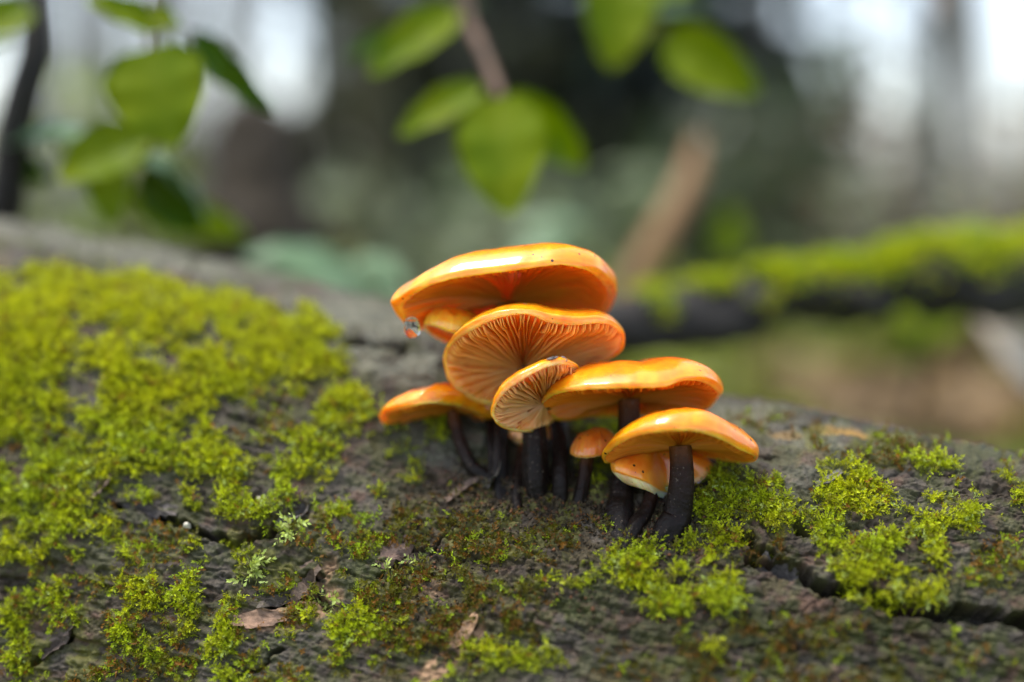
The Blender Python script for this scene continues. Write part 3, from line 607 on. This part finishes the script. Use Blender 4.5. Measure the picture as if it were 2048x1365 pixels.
def moss_points(n, box, bright=True):
    u = rng.uniform(box[0], box[2], n); v = rng.uniform(box[1], box[3], n)
    mb, mt = moss_fields(u, v)
    bb = blobs(u, v, [(400, 1040, 110, 26, 14, 1), (140, 1300, 90, 60, -25, 1), (530, 1130, 70, 40, -20, .9), (480, 880, 40, 25, 0, .6), (1580, 900, 60, 22, 0, .8), (1640, 950, 60, 18, 0, .6), (1250, 1240, 90, 30, 0, .5), (1600, 1060, 40, 26, 20, .8), (780, 690, 110, 60, 0, 1), (760, 640, 120, 30, 0, 1)])
    dens = (mb if bright else mt * (1 - mb)) * (1 - bb)
    topv = np.interp(u, cu, [COLS[c_][-1][0] for c_ in cu])
    base_free = np.where((((u - 1110) / 190) ** 2 + ((v - 1010) / 42) ** 2 < 1) | (((u - 1310) / 95) ** 2 + ((v - 1050) / 36) ** 2 < 1), .08, 1)
    k = (rng.random(n) < dens * base_free) & (v > topv + 4)
    return u[k], v[k], dens[k]
def moss_color(u, v, n):
    a = fbm(u / 70, v / 50, 91, 3)[:, None]; r1 = rng.random((n, 1))
    far = sstep(980, 640, v)[:, None] * sstep(900, 500, u)[:, None]
    c = grn * (1 - a) + yel * a; c = c * (1 - far * .6) + yel * far * .6
    c = np.where(r1 < .10, oli, c); c = np.where((r1 > .95) & (far < .3), pal, c); c = np.where((r1 > .92) & (r1 < .95), brn, c)
    return c * rng.uniform(.7, 1.25, (n, 1))
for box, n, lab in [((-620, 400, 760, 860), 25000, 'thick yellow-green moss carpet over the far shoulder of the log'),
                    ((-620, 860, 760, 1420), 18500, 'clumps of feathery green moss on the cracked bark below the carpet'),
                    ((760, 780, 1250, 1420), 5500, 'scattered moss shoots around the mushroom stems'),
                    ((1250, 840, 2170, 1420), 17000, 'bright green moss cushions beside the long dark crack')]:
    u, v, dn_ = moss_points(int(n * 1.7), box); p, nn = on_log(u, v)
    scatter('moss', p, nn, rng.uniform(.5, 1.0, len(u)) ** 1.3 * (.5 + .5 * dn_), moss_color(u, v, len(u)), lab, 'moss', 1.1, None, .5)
u, v, dn_ = moss_points(42000, (-100, 780, 2150, 1420), False); p, nn = on_log(u, v)
mid_ = ((u > 760) & (u < 1900))[:, None]; cthin = np.where(rng.random((len(u), 1)) < .28 + .1 * mid_, brn * (1 - .3 * mid_), np.where(rng.random((len(u), 1)) < .45 + .35 * mid_, oli * (1 - .35 * mid_), grn)) * rng.uniform(.6, 1.2, (len(u), 1))
scatter('thin_moss', p, nn, rng.uniform(.3, 1.0, len(u)), cthin, 'sparse olive and rust-brown moss tufts on the bare bark', 'moss', .8)

# sprigs that stand out one by one
def sprig(u, v, n, sc_, color, label):
    r_ = np.random.default_rng(int(u)); uu = u + r_.normal(0, 11, n); vv = v + r_.normal(0, 7, n); p, nn = on_log(uu, vv)
    return scatter('moss_sprig', p, nn, r_.uniform(.9, 1.35, n) * sc_, np.array(color)[None] * r_.uniform(.85, 1.2, (n, 1)), label, 'moss', .5)
for a in [(505, 1140, 9, 1.2, pal, 'pale feathery moss sprig beside the lifted bark flake'), (585, 1062, 7, 1.1, pal * 1.1, 'frosty pale moss sprig at the end of the dark crack'),
          (775, 1138, 6, 1.0, pal * 1.15, 'whitish moss sprig on bare bark before the stems'), (838, 1112, 5, .9, pal, 'small pale moss sprig nearest the curved stem'),
          (735, 1040, 6, 1.0, (.2, .3, .03), 'bright green moss tuft left of the stem bases'), (660, 1200, 8, 1.1, pal * .9, 'light green moss sprig on torn tan wood'), (740, 830, 6, 1.1, (.24, .33, .04), 'bright moss tuft beside the lone orange cap')]:
    o = sprig(*a); del o['kind']
# lifted bark flakes, parts of the log
def flake(u, v, lu, lv, ang, lift, seed, tintc):
    r_ = np.random.default_rng(seed); n, m_ = 12, 7
    a = np.linspace(-1, 1, n)[:, None] + np.zeros((1, m_)); b = np.linspace(-1, 1, m_)[None] + np.zeros((n, 1))
    ragged = 1 + .35 * (fbm(a * 2.5 + seed, b * 2.5, seed, 3) - .5) * 2
    c_, s_ = math.cos(R(ang)), math.sin(R(ang)); x = a * lu * ragged; y = b * lv * ragged * np.sqrt(np.clip(1 - a ** 2 * .6, .1, 1))
    p, nn = on_log((u + x * c_ - y * s_).ravel(), (v + x * s_ + y * c_).ravel())
    n_av = nrm(nn.mean(0)); ctr = p.mean(0); dp_ = ((p - ctr) @ n_av)[:, None] * n_av; p = p - dp_ * .7
    hgt = (.25 + lift * sstep(-.2, 1, b.ravel()) ** 1.5 + .2 * r_.random(n * m_)) / 1000
    top = p + n_av * hgt[:, None]; bot = top - n_av * (.00035 + .0012 * (1 - sstep(-1, .2, b.ravel())))[:, None]
    F = grid_faces(n, m_); ring = np.concatenate([np.arange(m_), np.arange(1, n) * m_ + m_ - 1, (n - 1) * m_ + np.arange(m_ - 2, -1, -1), np.arange(n - 2, 0, -1) * m_])
    r2 = np.roll(ring, -1); side = np.stack([ring, r2, r2 + n * m_, ring + n * m_], -1)
    V = np.concatenate([top, bot]); t_ = np.broadcast_to(np.array(tintc), V.shape) * (.8 + .4 * r_.random((len(V), 1)))
    return mesh('bark_flake', V - log_base, [F, F[:, ::-1] + n * m_, side], M_bark, log, False, t_)
for a in [(600, 1150, 42, 20, -38, 3.0, 1, (.10, .07, .05)), (560, 1172, 60, 26, -30, 1.6, 2, (.085, .07, .055)), (205, 972, 34, 15, -50, 2.0, 3, (.13, .09, .07)), (585, 1025, 45, 16, -35, 1.8, 4, (.09, .08, .075)),
          (300, 1008, 55, 14, 12, 1.2, 5, (.07, .06, .055)), (515, 1235, 50, 18, -8, 1.0, 6, (.16, .10, .065)), (985, 965, 22, 16, -70, 3.5, 7, (.06, .055, .045)), (925, 985, 36, 9, -35, 1.0, 8, (.12, .085, .065)),
          (790, 1100, 45, 18, -40, 1.0, 9, (.10, .065, .05)), (1560, 1125, 40, 14, 14, 1.5, 10, (.08, .072, .066)), (110, 1275, 50, 20, -42, 1.5, 11, (.08, .06, .05)), (1660, 960, 30, 10, -30, .8, 12, (.12, .115, .11)), (930, 1262, 44, 15, -52, 1.0, 13, (.30, .19, .11))]:
    flake(*a)

# ------------------------------------------------------------------ ground
def ground_mesh():
    g = np.concatenate([-np.geomspace(.05, 400, 70)[::-1], [0], np.geomspace(.05, 400, 70)]); X, Y = np.meshgrid(g, g + .6)
    Z = (fbm(X * 3 + 50, Y * 3 + 50, 5, 4) - .5) * .07 * np.exp(-np.hypot(X, Y) / 8) + (fbm(X * .3 + 9, Y * .3 + 9, 6, 3) - .5) * .4 * sstep(2, 12, np.hypot(X, Y))
    return np.stack([X, Y, Z], -1).reshape(-1, 3), grid_faces(len(g), len(g)), X, Y, Z
V, F, GX, GY, GZ = ground_mesh(); o = mesh('ground', V, F, M_ground); tag(o, 'forest floor of brown litter and moss behind the log', None, None, 'structure')
def ground_z(x, y):
    return (fbm(np.atleast_1d(x) * 3 + 50, np.atleast_1d(y) * 3 + 50, 5, 4) - .5) * .07 * np.exp(-np.hypot(x, y) / 8) + (fbm(np.atleast_1d(x) * .3 + 9, np.atleast_1d(y) * .3 + 9, 6, 3) - .5) * .4 * sstep(2, 12, np.hypot(x, y))

# ------------------------------------------------------------------ tubes, leaves, trees
def tube(name, pts, mat, parent=None, off=np.zeros(3), ns=14, n=40, rough=.12, seed=0, tint=None):
    c = catmull(np.array(pts, float), n); tang = nrm(np.gradient(c[:, :3], axis=0))
    ref = np.array([0., 1., 0.]) if abs(tang[:, 1]).mean() < .8 else np.array([1., 0, 0])
    xx = nrm(np.cross(tang, ref)); yy = np.cross(tang, xx); a = np.linspace(0, 2 * np.pi, ns, endpoint=False)
    rr = c[:, 3:4] * (1 + rough * 2 * (fbm(np.cos(a)[None] * 1.6 + 7 + np.linspace(0, n / 9, n)[:, None], np.sin(a)[None] * 1.6 + 7 + np.linspace(0, n / 6, n)[:, None], seed, 3) - .5))
    V = c[:, None, :3] + xx[:, None] * (np.cos(a)[None] * rr)[..., None] + yy[:, None] * (np.sin(a)[None] * rr)[..., None]
    return mesh(name, V.reshape(-1, 3) - off, [grid_faces(n, ns, True), np.array([np.arange(ns)]), np.array([np.arange(ns)[::-1] + (n - 1) * ns])], mat, parent, True)
def leaf_mesh(base, tip, width, face, fold=.18, arch=.12, asym=0.0, p=.85):
    """leaf blade from base to tip, width in m, facing vector; solid with 0.25 mm thickness"""
    base = np.array(base, float); tip = np.array(tip, float); ax = tip - base; L_ = np.linalg.norm(ax); ax /= L_
    f = nrm(np.array(face, float) - ax * (np.array(face, float) @ ax)); sd_ = np.cross(f, ax)
    n, m_ = 18, 9; t = np.linspace(0, 1, n)[:, None]; s = np.linspace(-1, 1, m_)[None]
    prof = np.sin(np.pi * np.clip(t, 0, 1) ** p) ** .6 * (1 - .18 * t) * 1.06; prof = np.maximum(prof, .012)
    x = s * prof * width / 2; h = -np.abs(s) * prof * width * fold * -1 - arch * L_ * (t - .4) ** 2 * 1.6 + .02 * L_ * np.sin(t * 19) * np.abs(s)
    V = base + ax * (t * L_)[..., None] + sd_ * x[..., None] + f * h[..., None]
    V = V.reshape(-1, 3); F = grid_faces(n, m_); ring = np.concatenate([np.arange(m_), np.arange(1, n) * m_ + m_ - 1, (n - 1) * m_ + np.arange(m_ - 2, -1, -1), np.arange(n - 2, 0, -1) * m_]); r2 = np.roll(ring, -1)
    return np.concatenate([V, V - f * .00025]), [F, F[:, ::-1] + n * m_, np.stack([ring, r2, r2 + n * m_, ring + n * m_], -1)]
TOCAM = np.array([0, -1., .15])
def twig(name, label, stem_pts, leaves, rad, mat=M_twig):
    """stem_pts (u,v,d), leaves: (base u,v, tip u,v, d0, d1, width px, face, material)"""
    leaves = [(*l[:4], l[4] * 1.07, l[5] * 1.07, *l[6:]) for l in leaves]; stem_pts = [(u, v, d * 1.07) for u, v, d in stem_pts]
    pts = np.array([[*W(u, v, d), rad * (1 - .35 * i / len(stem_pts))] for i, (u, v, d) in enumerate(stem_pts)]); base = pts[0, :3]
    root = thing(name, base, label, 'twig'); tube('stem', pts, mat, root, base, 10, 30)
    for (u0, v0, u1, v1, d0, d1, wpx, face, mat_) in leaves:
        b = W(u0, v0, d0); t = W(u1, v1, d1); i = np.argmin(np.linalg.norm(pts[:, :3] - b, axis=1))
        V, F = leaf_mesh(b, t, wpx / FPX * (d0 + d1) / 2, face); mesh('leaf', V - base, F, mat_, root, True)
        dense = catmull(pts, 60); j = dense[np.argmin(np.linalg.norm(dense[:, :3] - b, axis=1))]
        if np.linalg.norm(j[:3] - b) > .0015:
            q = np.array([[*j[:3], .0006], [*((j[:3] + b) / 2 + np.array([0, 0, .0015])), .0005], [*b, .0005]]); tube('petiole', q, mat, root, base, 6, 8)
    return root
UPF = np.array([0, -.35, 1.0])
twig('leafy_twig', 'leafy green twig hanging above the carpet of moss',
     [(330, -300, .30), (305, 20, .295), (300, 90, .29), (330, 200, .30), (300, 300, .31), (250, 330, .315)],
     [(300, 92, 345, 290, .288, .283, 205, TOCAM + [.1, 0, -.1], M_leaf), (330, 60, 170, -8, .293, .285, 70, TOCAM + [.1, 0, .5], M_leaf), (300, 20, 360, 55, .293, .290, 46, TOCAM, M_leaf),
      (385, 62, 545, 228, .30, .305, 76, TOCAM + [0, 0, -.7], M_leaf_dark), (300, 275, 110, 350, .31, .305, 130, TOCAM + [0, 0, .35], M_leaf), (215, 300, 225, 450, .315, .31, 95, TOCAM, M_leaf),
      (245, 285, 430, 430, .31, .325, 95, UPF, M_leaf_gloss), (290, 330, 400, 470, .32, .33, 110, TOCAM + [0, 0, -.5], M_leaf_dark), (250, 400, 500, 470, .33, .35, 90, TOCAM + [0, 0, .1], M_leaf)], .0011)
twig('leafy_twig', 'dark upright stem with a pale glossy leaf at the edge of the wood',
     [(-30, 560, .345), (10, 400, .335), (25, 290, .33), (50, 180, .325), (72, 90, .325), (70, -60, .33), (80, -300, .34)],
     [(20, 285, 175, 262, .325, .31, 85, UPF + [0, -.2, 0], M_leaf_gloss), (30, 300, 90, 370, .33, .335, 70, TOCAM + [0, 0, -.8], M_leaf_dark), (60, 10, -60, 75, .32, .31, 90, TOCAM, M_leaf), (30, 80, -50, 110, .32, .31, 50, UPF, M_leaf_gloss)], .0062, M_dark_bark)
twig('leafy_twig', 'brown twig with a large oval green leaf above the cluster',
     [(900, -260, .33), (935, 20, .325), (960, 90, .32), (985, 150, .315), (1000, 195, .31)],
     [(1000, 190, 1015, 425, .308, .298, 185, TOCAM + [-.15, 0, 0], M_leaf), (965, 170, 795, 265, .31, .305, 78, TOCAM + [0, 0, .35], M_leaf), (1010, 190, 1175, 335, .315, .33, 100, TOCAM + [.4, 0, -.3], M_leaf),
      (915, 15, 740, 140, .325, .31, 95, TOCAM + [0, 0, .1], M_leaf), (860, 5, 990, 10, .34, .35, 40, UPF, M_leaf_gloss), (800, 60, 690, 115, .34, .345, 40, TOCAM, M_leaf_dark)], .0022)
twig('leafy_twig', 'twig with a round bright leaf and a brown-edged leaf over the dark firs',
     [(1270, -300, .37), (1275, -60, .365), (1290, 30, .36), (1330, 65, .36)],
     [(1245, -80, 1225, 132, .358, .35, 155, TOCAM + [.1, 0, .05], M_leaf), (1300, 30, 1440, 24, .36, .37, 66, UPF, M_leaf_gloss), (1325, 70, 1515, 185, .355, .345, 120, TOCAM + [0, 0, -.3], M_leaf), (1300, -20, 1420, -70, .36, .36, 80, TOCAM, M_leaf)], .0012)
# low broad glossy leaves behind the log
def low_plant(label, base, leaves, mat):
    b0 = np.array([*W(*base)[:2], 0]); b0[2] = ground_z(b0[0], b0[1])[0]; root = thing('broadleaf_plant', b0, label, 'plant')
    for (u0, v0, u1, v1, d0, d1, wpx, face) in leaves:
        a = W(u0, v0, d0); b = W(u1, v1, d1); V, F = leaf_mesh(a, b, wpx / FPX * (d0 + d1) / 2, face, .1, .2); mesh('leaf', V - b0, F, mat, root)
        q = np.array([[*b0, .0022], [*(b0 * .4 + a * .6 + np.array([0, .01, 0])), .0016], [*a, .0012]]); tube('stalk', q, M_twig, root, b0, 8, 12)
    return root
low_plant('pale glossy broad leaves just behind the shoulder of the log', (660, 650, .43),
    [(720, 560, 490, 490, .41, .40, 130, (-.2, -.5, 1)), (760, 600, 560, 560, .39, .375, 90, (0, -.7, 1)), (700, 520, 810, 560, .43, .42, 100, (.3, -.5, 1)), (800, 590, 700, 640, .40, .385, 70, (0, -.8, .7))], M_leaf_gloss)
low_plant('green leafy plant below the mossy branch', (1830, 700, .55),
    [(1860, 660, 1740, 600, .54, .53, 90, (0, -.6, 1)), (1850, 670, 1920, 640, .55, .54, 70, (.2, -.8, .6)), (1840, 690, 1790, 720, .54, .53, 60, (0, -1, .3))], M_leaf)
low_plant('single upright green leaf on the far side of the mossy branch', (1455, 560, .62), [(1455, 530, 1462, 415, .60, .60, 70, (0, -1, .1))], M_leaf)
low_plant('two pale leaves lying behind the top of the cluster', (1090, 500, .65), [(1030, 470, 1170, 440, .62, .62, 80, (0, -.6, 1)), (1130, 500, 1010, 520, .6, .6, 60, (0, -.7, 1))], M_leaf_gloss)

# mossy branch on the right, with its moss
bp = [[*W(u, v, d), r] for u, v, d, r in [(1020, 690, .350, .0075), (1240, 655, .362, .0085), (1450, 622, .375, .0095), (1570, 590, .382, .0085), (1690, 592, .392, .0115), (1790, 560, .40, .0105), (1890, 566, .412, .0145), (2060, 548, .43, .016), (2400, 470, .47, .019)]]
bb0 = np.array(bp[0][:3]); br = thing('mossy_branch', bb0, 'fallen dark branch with yellow moss along its top, behind the cluster', 'branch')
tube('bark', bp, M_dark_bark, br, bb0, 18, 90, .5, 3)
cb = catmull(np.array(bp), 4000); k = rng.integers(600, 4000, 9000); cbp = cb[k]; a = rng.normal(0, .5, len(k)); keep = fbm(k / 190, a * 1.2 + 9, 14, 3) + sstep(1000, 1700, k) * .12 > .48
cbp, a = cbp[keep], a[keep]; tg = nrm(cb[-1, :3] - cb[0, :3]); upv = nrm(np.array([0, 0, 1.]) - tg * tg[2]); sdv = np.cross(tg, upv)
nn = upv[None] * np.cos(a)[:, None] + sdv[None] * np.sin(a)[:, None]
o = scatter('branch_moss', cbp[:, :3] + nn * cbp[:, 3:4] * .95 , nn, rng.uniform(.8, 1.5, len(a)) * (.6 + 1.2 * fbm(cbp[:, 0] * 90, a, 19, 2)), np.where(rng.random((len(a), 1)) < .6, grn, yel) * rng.uniform(.8, 1.2, (len(a), 1)), 'yellow-green moss fringe on the fallen branch', 'moss')
# tan leaning branch behind the cluster
lb = [[*W(u, v, d), r] for u, v, d, r in [(1180, 760, .56, .007), (1265, 575, .55, .0072), (1330, 460, .55, .007), (1372, 375, .56, .0065), (1388, 320, .57, .005), (1396, 280, .58, .003)]]
o = tube('leaning_branch', lb, M_branch, None, np.array(lb[0][:3]), 14, 40, .1, 4); o.location = lb[0][:3]; tag(o, 'bare tan branch leaning up behind the mushroom cluster', 'branch')
tw = [[*W(u, v, d), r] for u, v, d, r in [(1905, -200, .40, .0012), (1890, -40, .39, .0012), (1885, 10, .385, .0012), (1868, 48, .38, .0004)]]
o = tube('bare_twig', tw, M_twig, None, np.array(tw[0][:3]), 8, 20); o.location = tw[0][:3]; tag(o, 'thin reddish bare twig tip hanging above the mossy branch', 'twig')
# pale curled dead leaf and stalk on the right edge
V, F = leaf_mesh(W(1950, 590, .46), W(2085, 780, .45), 90 / FPX * .46, TOCAM + [-.2, 0, .5], .35, .2); b0 = W(2000, 690, .455); o = mesh('dead_leaf', V - b0, F, M_pale); o.location = tuple(b0); tag(o, 'bleached curled dead leaf below the thick end of the mossy branch', 'leaf')

# leaf litter and low greenery on the ground: uncountable
def cards(name, pos, size, color, mat, label, cat, flat=.4, aspect=1.6):
    n = len(pos); z = nrm(rng.normal(0, 1, (n, 3)) * flat + np.array([0, 0, 1.])); x = nrm(np.cross(z, nrm(rng.normal(0, 1, (n, 3))))); y = np.cross(z, x); s = size[:, None]
    V = np.stack([pos - x * s * aspect / 2, pos + y * s / 2 + z * s * .12, pos + x * s * aspect / 2, pos - y * s / 2 + z * s * .12], 1)
    f = np.arange(n)[:, None] * 4; F = np.concatenate([f + [0, 1, 2], f + [0, 2, 3]])
    o = mesh(name, V.reshape(-1, 3), F, mat, None, False, np.repeat(color, 4, 0)); return o
n = 26000; dist = rng.uniform(.45, 1, n) ** 2 * 5 + .1; ang_ = rng.uniform(-.9, .9, n); px_, py_ = np.sin(ang_) * dist, np.cos(ang_) * dist
far_ok = py_ > .36; px_, py_ = px_[far_ok], py_[far_ok]
pos = np.stack([px_, py_, ground_z(px_, py_) + rng.uniform(.002, .02, len(px_))], -1)
green = fbm(px_ * 2.4 + 4, py_ * 2.4 + 2, 77, 3) > .37
cc = np.where(green[:, None], np.array([.15, .18, .012]), np.array([.17, .11, .045])) * rng.uniform(.5, 1.5, (len(px_), 1))
o = cards('leaf_litter', pos, rng.uniform(.012, .045, len(px_)), cc, M_foliage, '', ''); tag(o, 'brown fallen leaves and low green growth on the forest floor', 'litter', None, 'stuff')

# trees and shrubs
def tree(name, label, u, d, r, h, mat, lean=(0, 0), crown=None, group='trees in the wood behind', seed=0, limbs=5):
    b = W(u, 682, d); x, y = b[0], b[1]; z = ground_z(x, y)[0] - .02; base = np.array([x, y, z]); r_ = np.random.default_rng(seed + 500)
    root = thing(name, base, label, 'tree', group)
    pts = np.array([[lean[0] * f * h + r_.normal(0, .012) * h * (f > 0), lean[1] * f * h, f * h, r * (1.35 if f == 0 else 1 - .75 * f)] for f in (0, .06, .2, .4, .6, .8, 1)])
    tube('trunk', pts, mat, root, np.zeros(3), 14, 40, .15, seed); tops = []
    for k in range(limbs):
        f = r_.uniform(.3, .95); p0 = catmull(pts, 101)[int(f * 100)]; a = r_.uniform(0, 6.28); ln = h * .28 * (1.15 - f)
        q = np.array([[*p0[:3], p0[3] * .45], [*(p0[:3] + np.array([math.cos(a) * ln * .5, math.sin(a) * ln * .5, ln * .3])), p0[3] * .3], [*(p0[:3] + np.array([math.cos(a) * ln, math.sin(a) * ln, ln * .75])), p0[3] * .12]])
        tube('limb', q, mat, root, np.zeros(3), 8, 14, .1, seed + k); tops.append(q[-1, :3])
    if crown:
        z0, z1, rad, n, size, color, dens = crown; tops = tops or [pts[-1, :3]]
        nb = max(10, n // 70); fz = r_.random(nb); cz = z0 + (z1 - z0) * fz; rr = rad * np.sqrt(r_.random(nb)) * (1.15 - .75 * fz); aa = r_.uniform(0, 6.28, nb)
        cx = np.interp(cz, pts[:, 2], pts[:, 0]) + rr * np.cos(aa); cy = np.interp(cz, pts[:, 2], pts[:, 1]) + rr * np.sin(aa)
        i = r_.integers(0, nb, n); pos = np.stack([cx[i], cy[i], cz[i]], -1) + r_.normal(0, rad * dens, (n, 3)) * np.array([1, 1, .6])
        col = np.array(color)[None] * r_.uniform(.5, 1.5, (n, 1)) * r_.uniform(.75, 1.25, nb)[i][:, None]
        o = cards('crown', pos, r_.uniform(.6, 1.4, n) * size, col, M_foliage, '', '', 1.2, 2.2); o.parent = root
    return root
dg = (.030, .050, .038)
tree('slim_tree', 'slim mossy olive trunk rising behind the moss carpet', 755, 1.5, .036, 5, M_mossy_bark, (-.02, 0), None, seed=1, limbs=3)
b = W(515, 560, .95); sb = np.array([b[0], b[1], 0.0])
st = thing('rotten_stump', sb, 'dark brown rotting stump with broken pointed top behind the leaves', 'stump')
sp_pts = [[*(W(u, v, .95) - sb), r] for u, v, r in [(515, 900, .070), (515, 560, .062), (512, 440, .052), (508, 360, .043), (505, 290, .037), (502, 225, .030), (496, 185, .008)]]
tube('trunk', sp_pts, M_stump, st, np.zeros(3), 20, 50, .35, 9)
specs = [(1230, 4.2, .09, 7, dg, 11000, .85), (1375, 5.0, .10, 8, dg, 8000, .48), (1080, 5.5, .10, 8, (.035, .045, .025), 9000, .85), (1000, 3.6, .05, 5, (.04, .045, .02), 2600, .4), (1485, 3.4, .05, 4.2, (.02, .045, .03), 1500, .15), (880, 4.6, .07, 6, (.05, .05, .025), 2600, .5), (640, 6.5, .09, 7, (.05, .055, .03), 1200, .3)]
for i, (u, d, r, h, c_, n, rad) in enumerate(specs):
    lab = ['dense dark fir behind the oval leaf', 'tall dark fir behind the tan branch', 'grey-green fir far behind the top cap', 'young dark holly beside the oval leaf', 'short dark fir next to the bright sky gap', 'thin olive-green tree behind the slim trunk', 'distant dull green tree left of the slim trunk'][i]
    tree('evergreen_tree', lab, u, d, r, h, M_dark_bark, (0, 0), (.05, h * .98, rad, n, .06 if d < 4 else .085, c_, .17), seed=20 + i)
for i, (u, d, r, h, lx, lab) in enumerate([(1735, 2.6, .016, 4, .01, 'thin straight grey pole tree between the sky gaps'), (1985, 2.4, .028, 4, -.10, 'grey trunk slanting across the light'), (1830, 4.5, .07, 8, .0, 'pale grey trunk beyond the mossy branch'), (120, 3.2, .035, 6, .02, 'pale trunk behind the dark upright stem'), (395, 4.4, .07, 8, -.01, 'pale grey trunk behind the stump'), (560, 3.0, .028, 6, .015, 'grey sapling behind the rotten stump'), (230, 6, .09, 9, .01, 'distant grey trunk behind the leafy twig')]):
    tree('bare_tree', lab, u, d, r, h, M_grey_bark, (lx, 0), None, seed=40 + i, limbs=8)
# far wood: bare poles and twigs that read as one mass
n = 230; fd = rng.uniform(7, 26, n); fu = rng.uniform(-1500, 3500, n)
clear = blobs(fu, 0 * fu, [(620, 0, 90, 9, 0, 1), (1650, 0, 100, 9, 0, 1), (1960, 0, 80, 9, 0, 1), (400, 0, 60, 9, 0, .6)]) > .3; fu = np.where(clear, fu + 230, fu); Vs, Fs, off = [], [], 0
for i in range(n):
    b = W(fu[i], 682, fd[i]); r_ = rng.uniform(.03, .11); h = rng.uniform(6, 13); lx, ly = rng.normal(0, .05, 2); ns = 6
    z = np.array([-.3, h * .5, h]); rad = np.array([r_, r_ * .7, r_ * .15]); a = np.linspace(0, 2 * np.pi, ns, endpoint=False)
    V = np.stack([b[0] + lx * z[:, None] + rad[:, None] * np.cos(a), b[1] + ly * z[:, None] + rad[:, None] * np.sin(a), np.repeat(z[:, None], ns, 1)], -1).reshape(-1, 3)
    Vs.append(V); Fs.append(grid_faces(3, ns, True) + off); off += len(V)
o = mesh('distant_wood', np.concatenate(Vs), np.concatenate(Fs), M_grey_bark); tag(o, 'pale mass of distant bare trunks closing the view', 'woodland', None, 'stuff')
n = 21000; fd = rng.uniform(6, 22, n); fu = rng.uniform(-1600, 3600, n); pos = W(fu, np.full(n, 682.), fd); pos[:, 2] = rng.uniform(0, 1, n) ** 1.3 * 9
dens = .25 + .75 * fbm(fu / 260, pos[:, 2] / fd * 9, 15, 3); kp = (rng.random(n) < dens) & (blobs(fu, 0 * fu, [(620, 0, 80, 9, 0, 1), (1650, 0, 130, 9, 0, 1), (1960, 0, 80, 9, 0, 1)]) < .5)
o = cards('distant_twigs', pos[kp], rng.uniform(.03, .09, kp.sum()), np.where(rng.random((kp.sum(), 1)) < .4, np.array([[.09, .12, .06]]), np.array([[.18, .165, .14]])) * rng.uniform(.5, 1.5, (kp.sum(), 1)), M_foliage, '', '', 3, 6); tag(o, 'haze of bare twigs and dry leaves on the distant wood', 'woodland', None, 'stuff')

def shrub(u, d, z0, z1, rad, n, size, color, label, seed):
    b = W(u, 682, d); base = np.array([b[0], b[1], ground_z(b[0], b[1])[0]]); r_ = np.random.default_rng(seed + 900); root = thing('shrub', base, label, 'shrub', 'undergrowth behind the log')
    tips = []
    for k in range(7):
        a = r_.uniform(0, 6.28); h = r_.uniform(.6, 1) * z1; q = np.array([[0, 0, -.02, .006], [math.cos(a) * rad * .4, math.sin(a) * rad * .4, h * .5, .004], [math.cos(a) * rad, math.sin(a) * rad, h, .0015]]); tube('stem', q, M_twig, root, np.zeros(3), 7, 14); tips.append(catmull(q, 30))
    tips = np.concatenate([t_[8:] for t_ in tips]); i = r_.integers(0, len(tips), n); pos = tips[i, :3] + r_.normal(0, rad * .25, (n, 3)); pos[:, 2] = np.maximum(pos[:, 2], z0)
    o = cards('foliage', pos, r_.uniform(.6, 1.4, n) * size, np.array(color)[None] * r_.uniform(.5, 1.5, (n, 1)), M_foliage, '', '', 1.0, 1.8); o.parent = root
shrub(330, .95, .08, .30, .10, 260, .022, (.14, .18, .03), 'low yellow-green shrub behind the stump foot', 1)
shrub(130, 1.3, .08, .34, .14, 260, .026, (.20, .22, .12), 'pale green low shrub by the dark upright stem', 2)
shrub(880, 1.2, .05, .24, .10, 220, .024, (.16, .19, .10), 'pale low shrub behind the top cap', 3)
shrub(1110, 1.5, .05, .27, .12, 260, .028, (.19, .24, .12), 'light green low shrub under the oval leaf', 4)
shrub(1460, 1.8, .05, .42, .16, 420, .03, (.04, .06, .02), 'dark low shrub beside the tan branch', 5)
shrub(1930, 1.5, .05, .36, .16, 240, .022, (.12, .07, .03), 'reddish brown dry shrub over the mossy branch', 6)
shrub(1640, 2.4, .05, .40, .25, 260, .03, (.13, .14, .08), 'thin greyish shrub under the sky gap', 7)
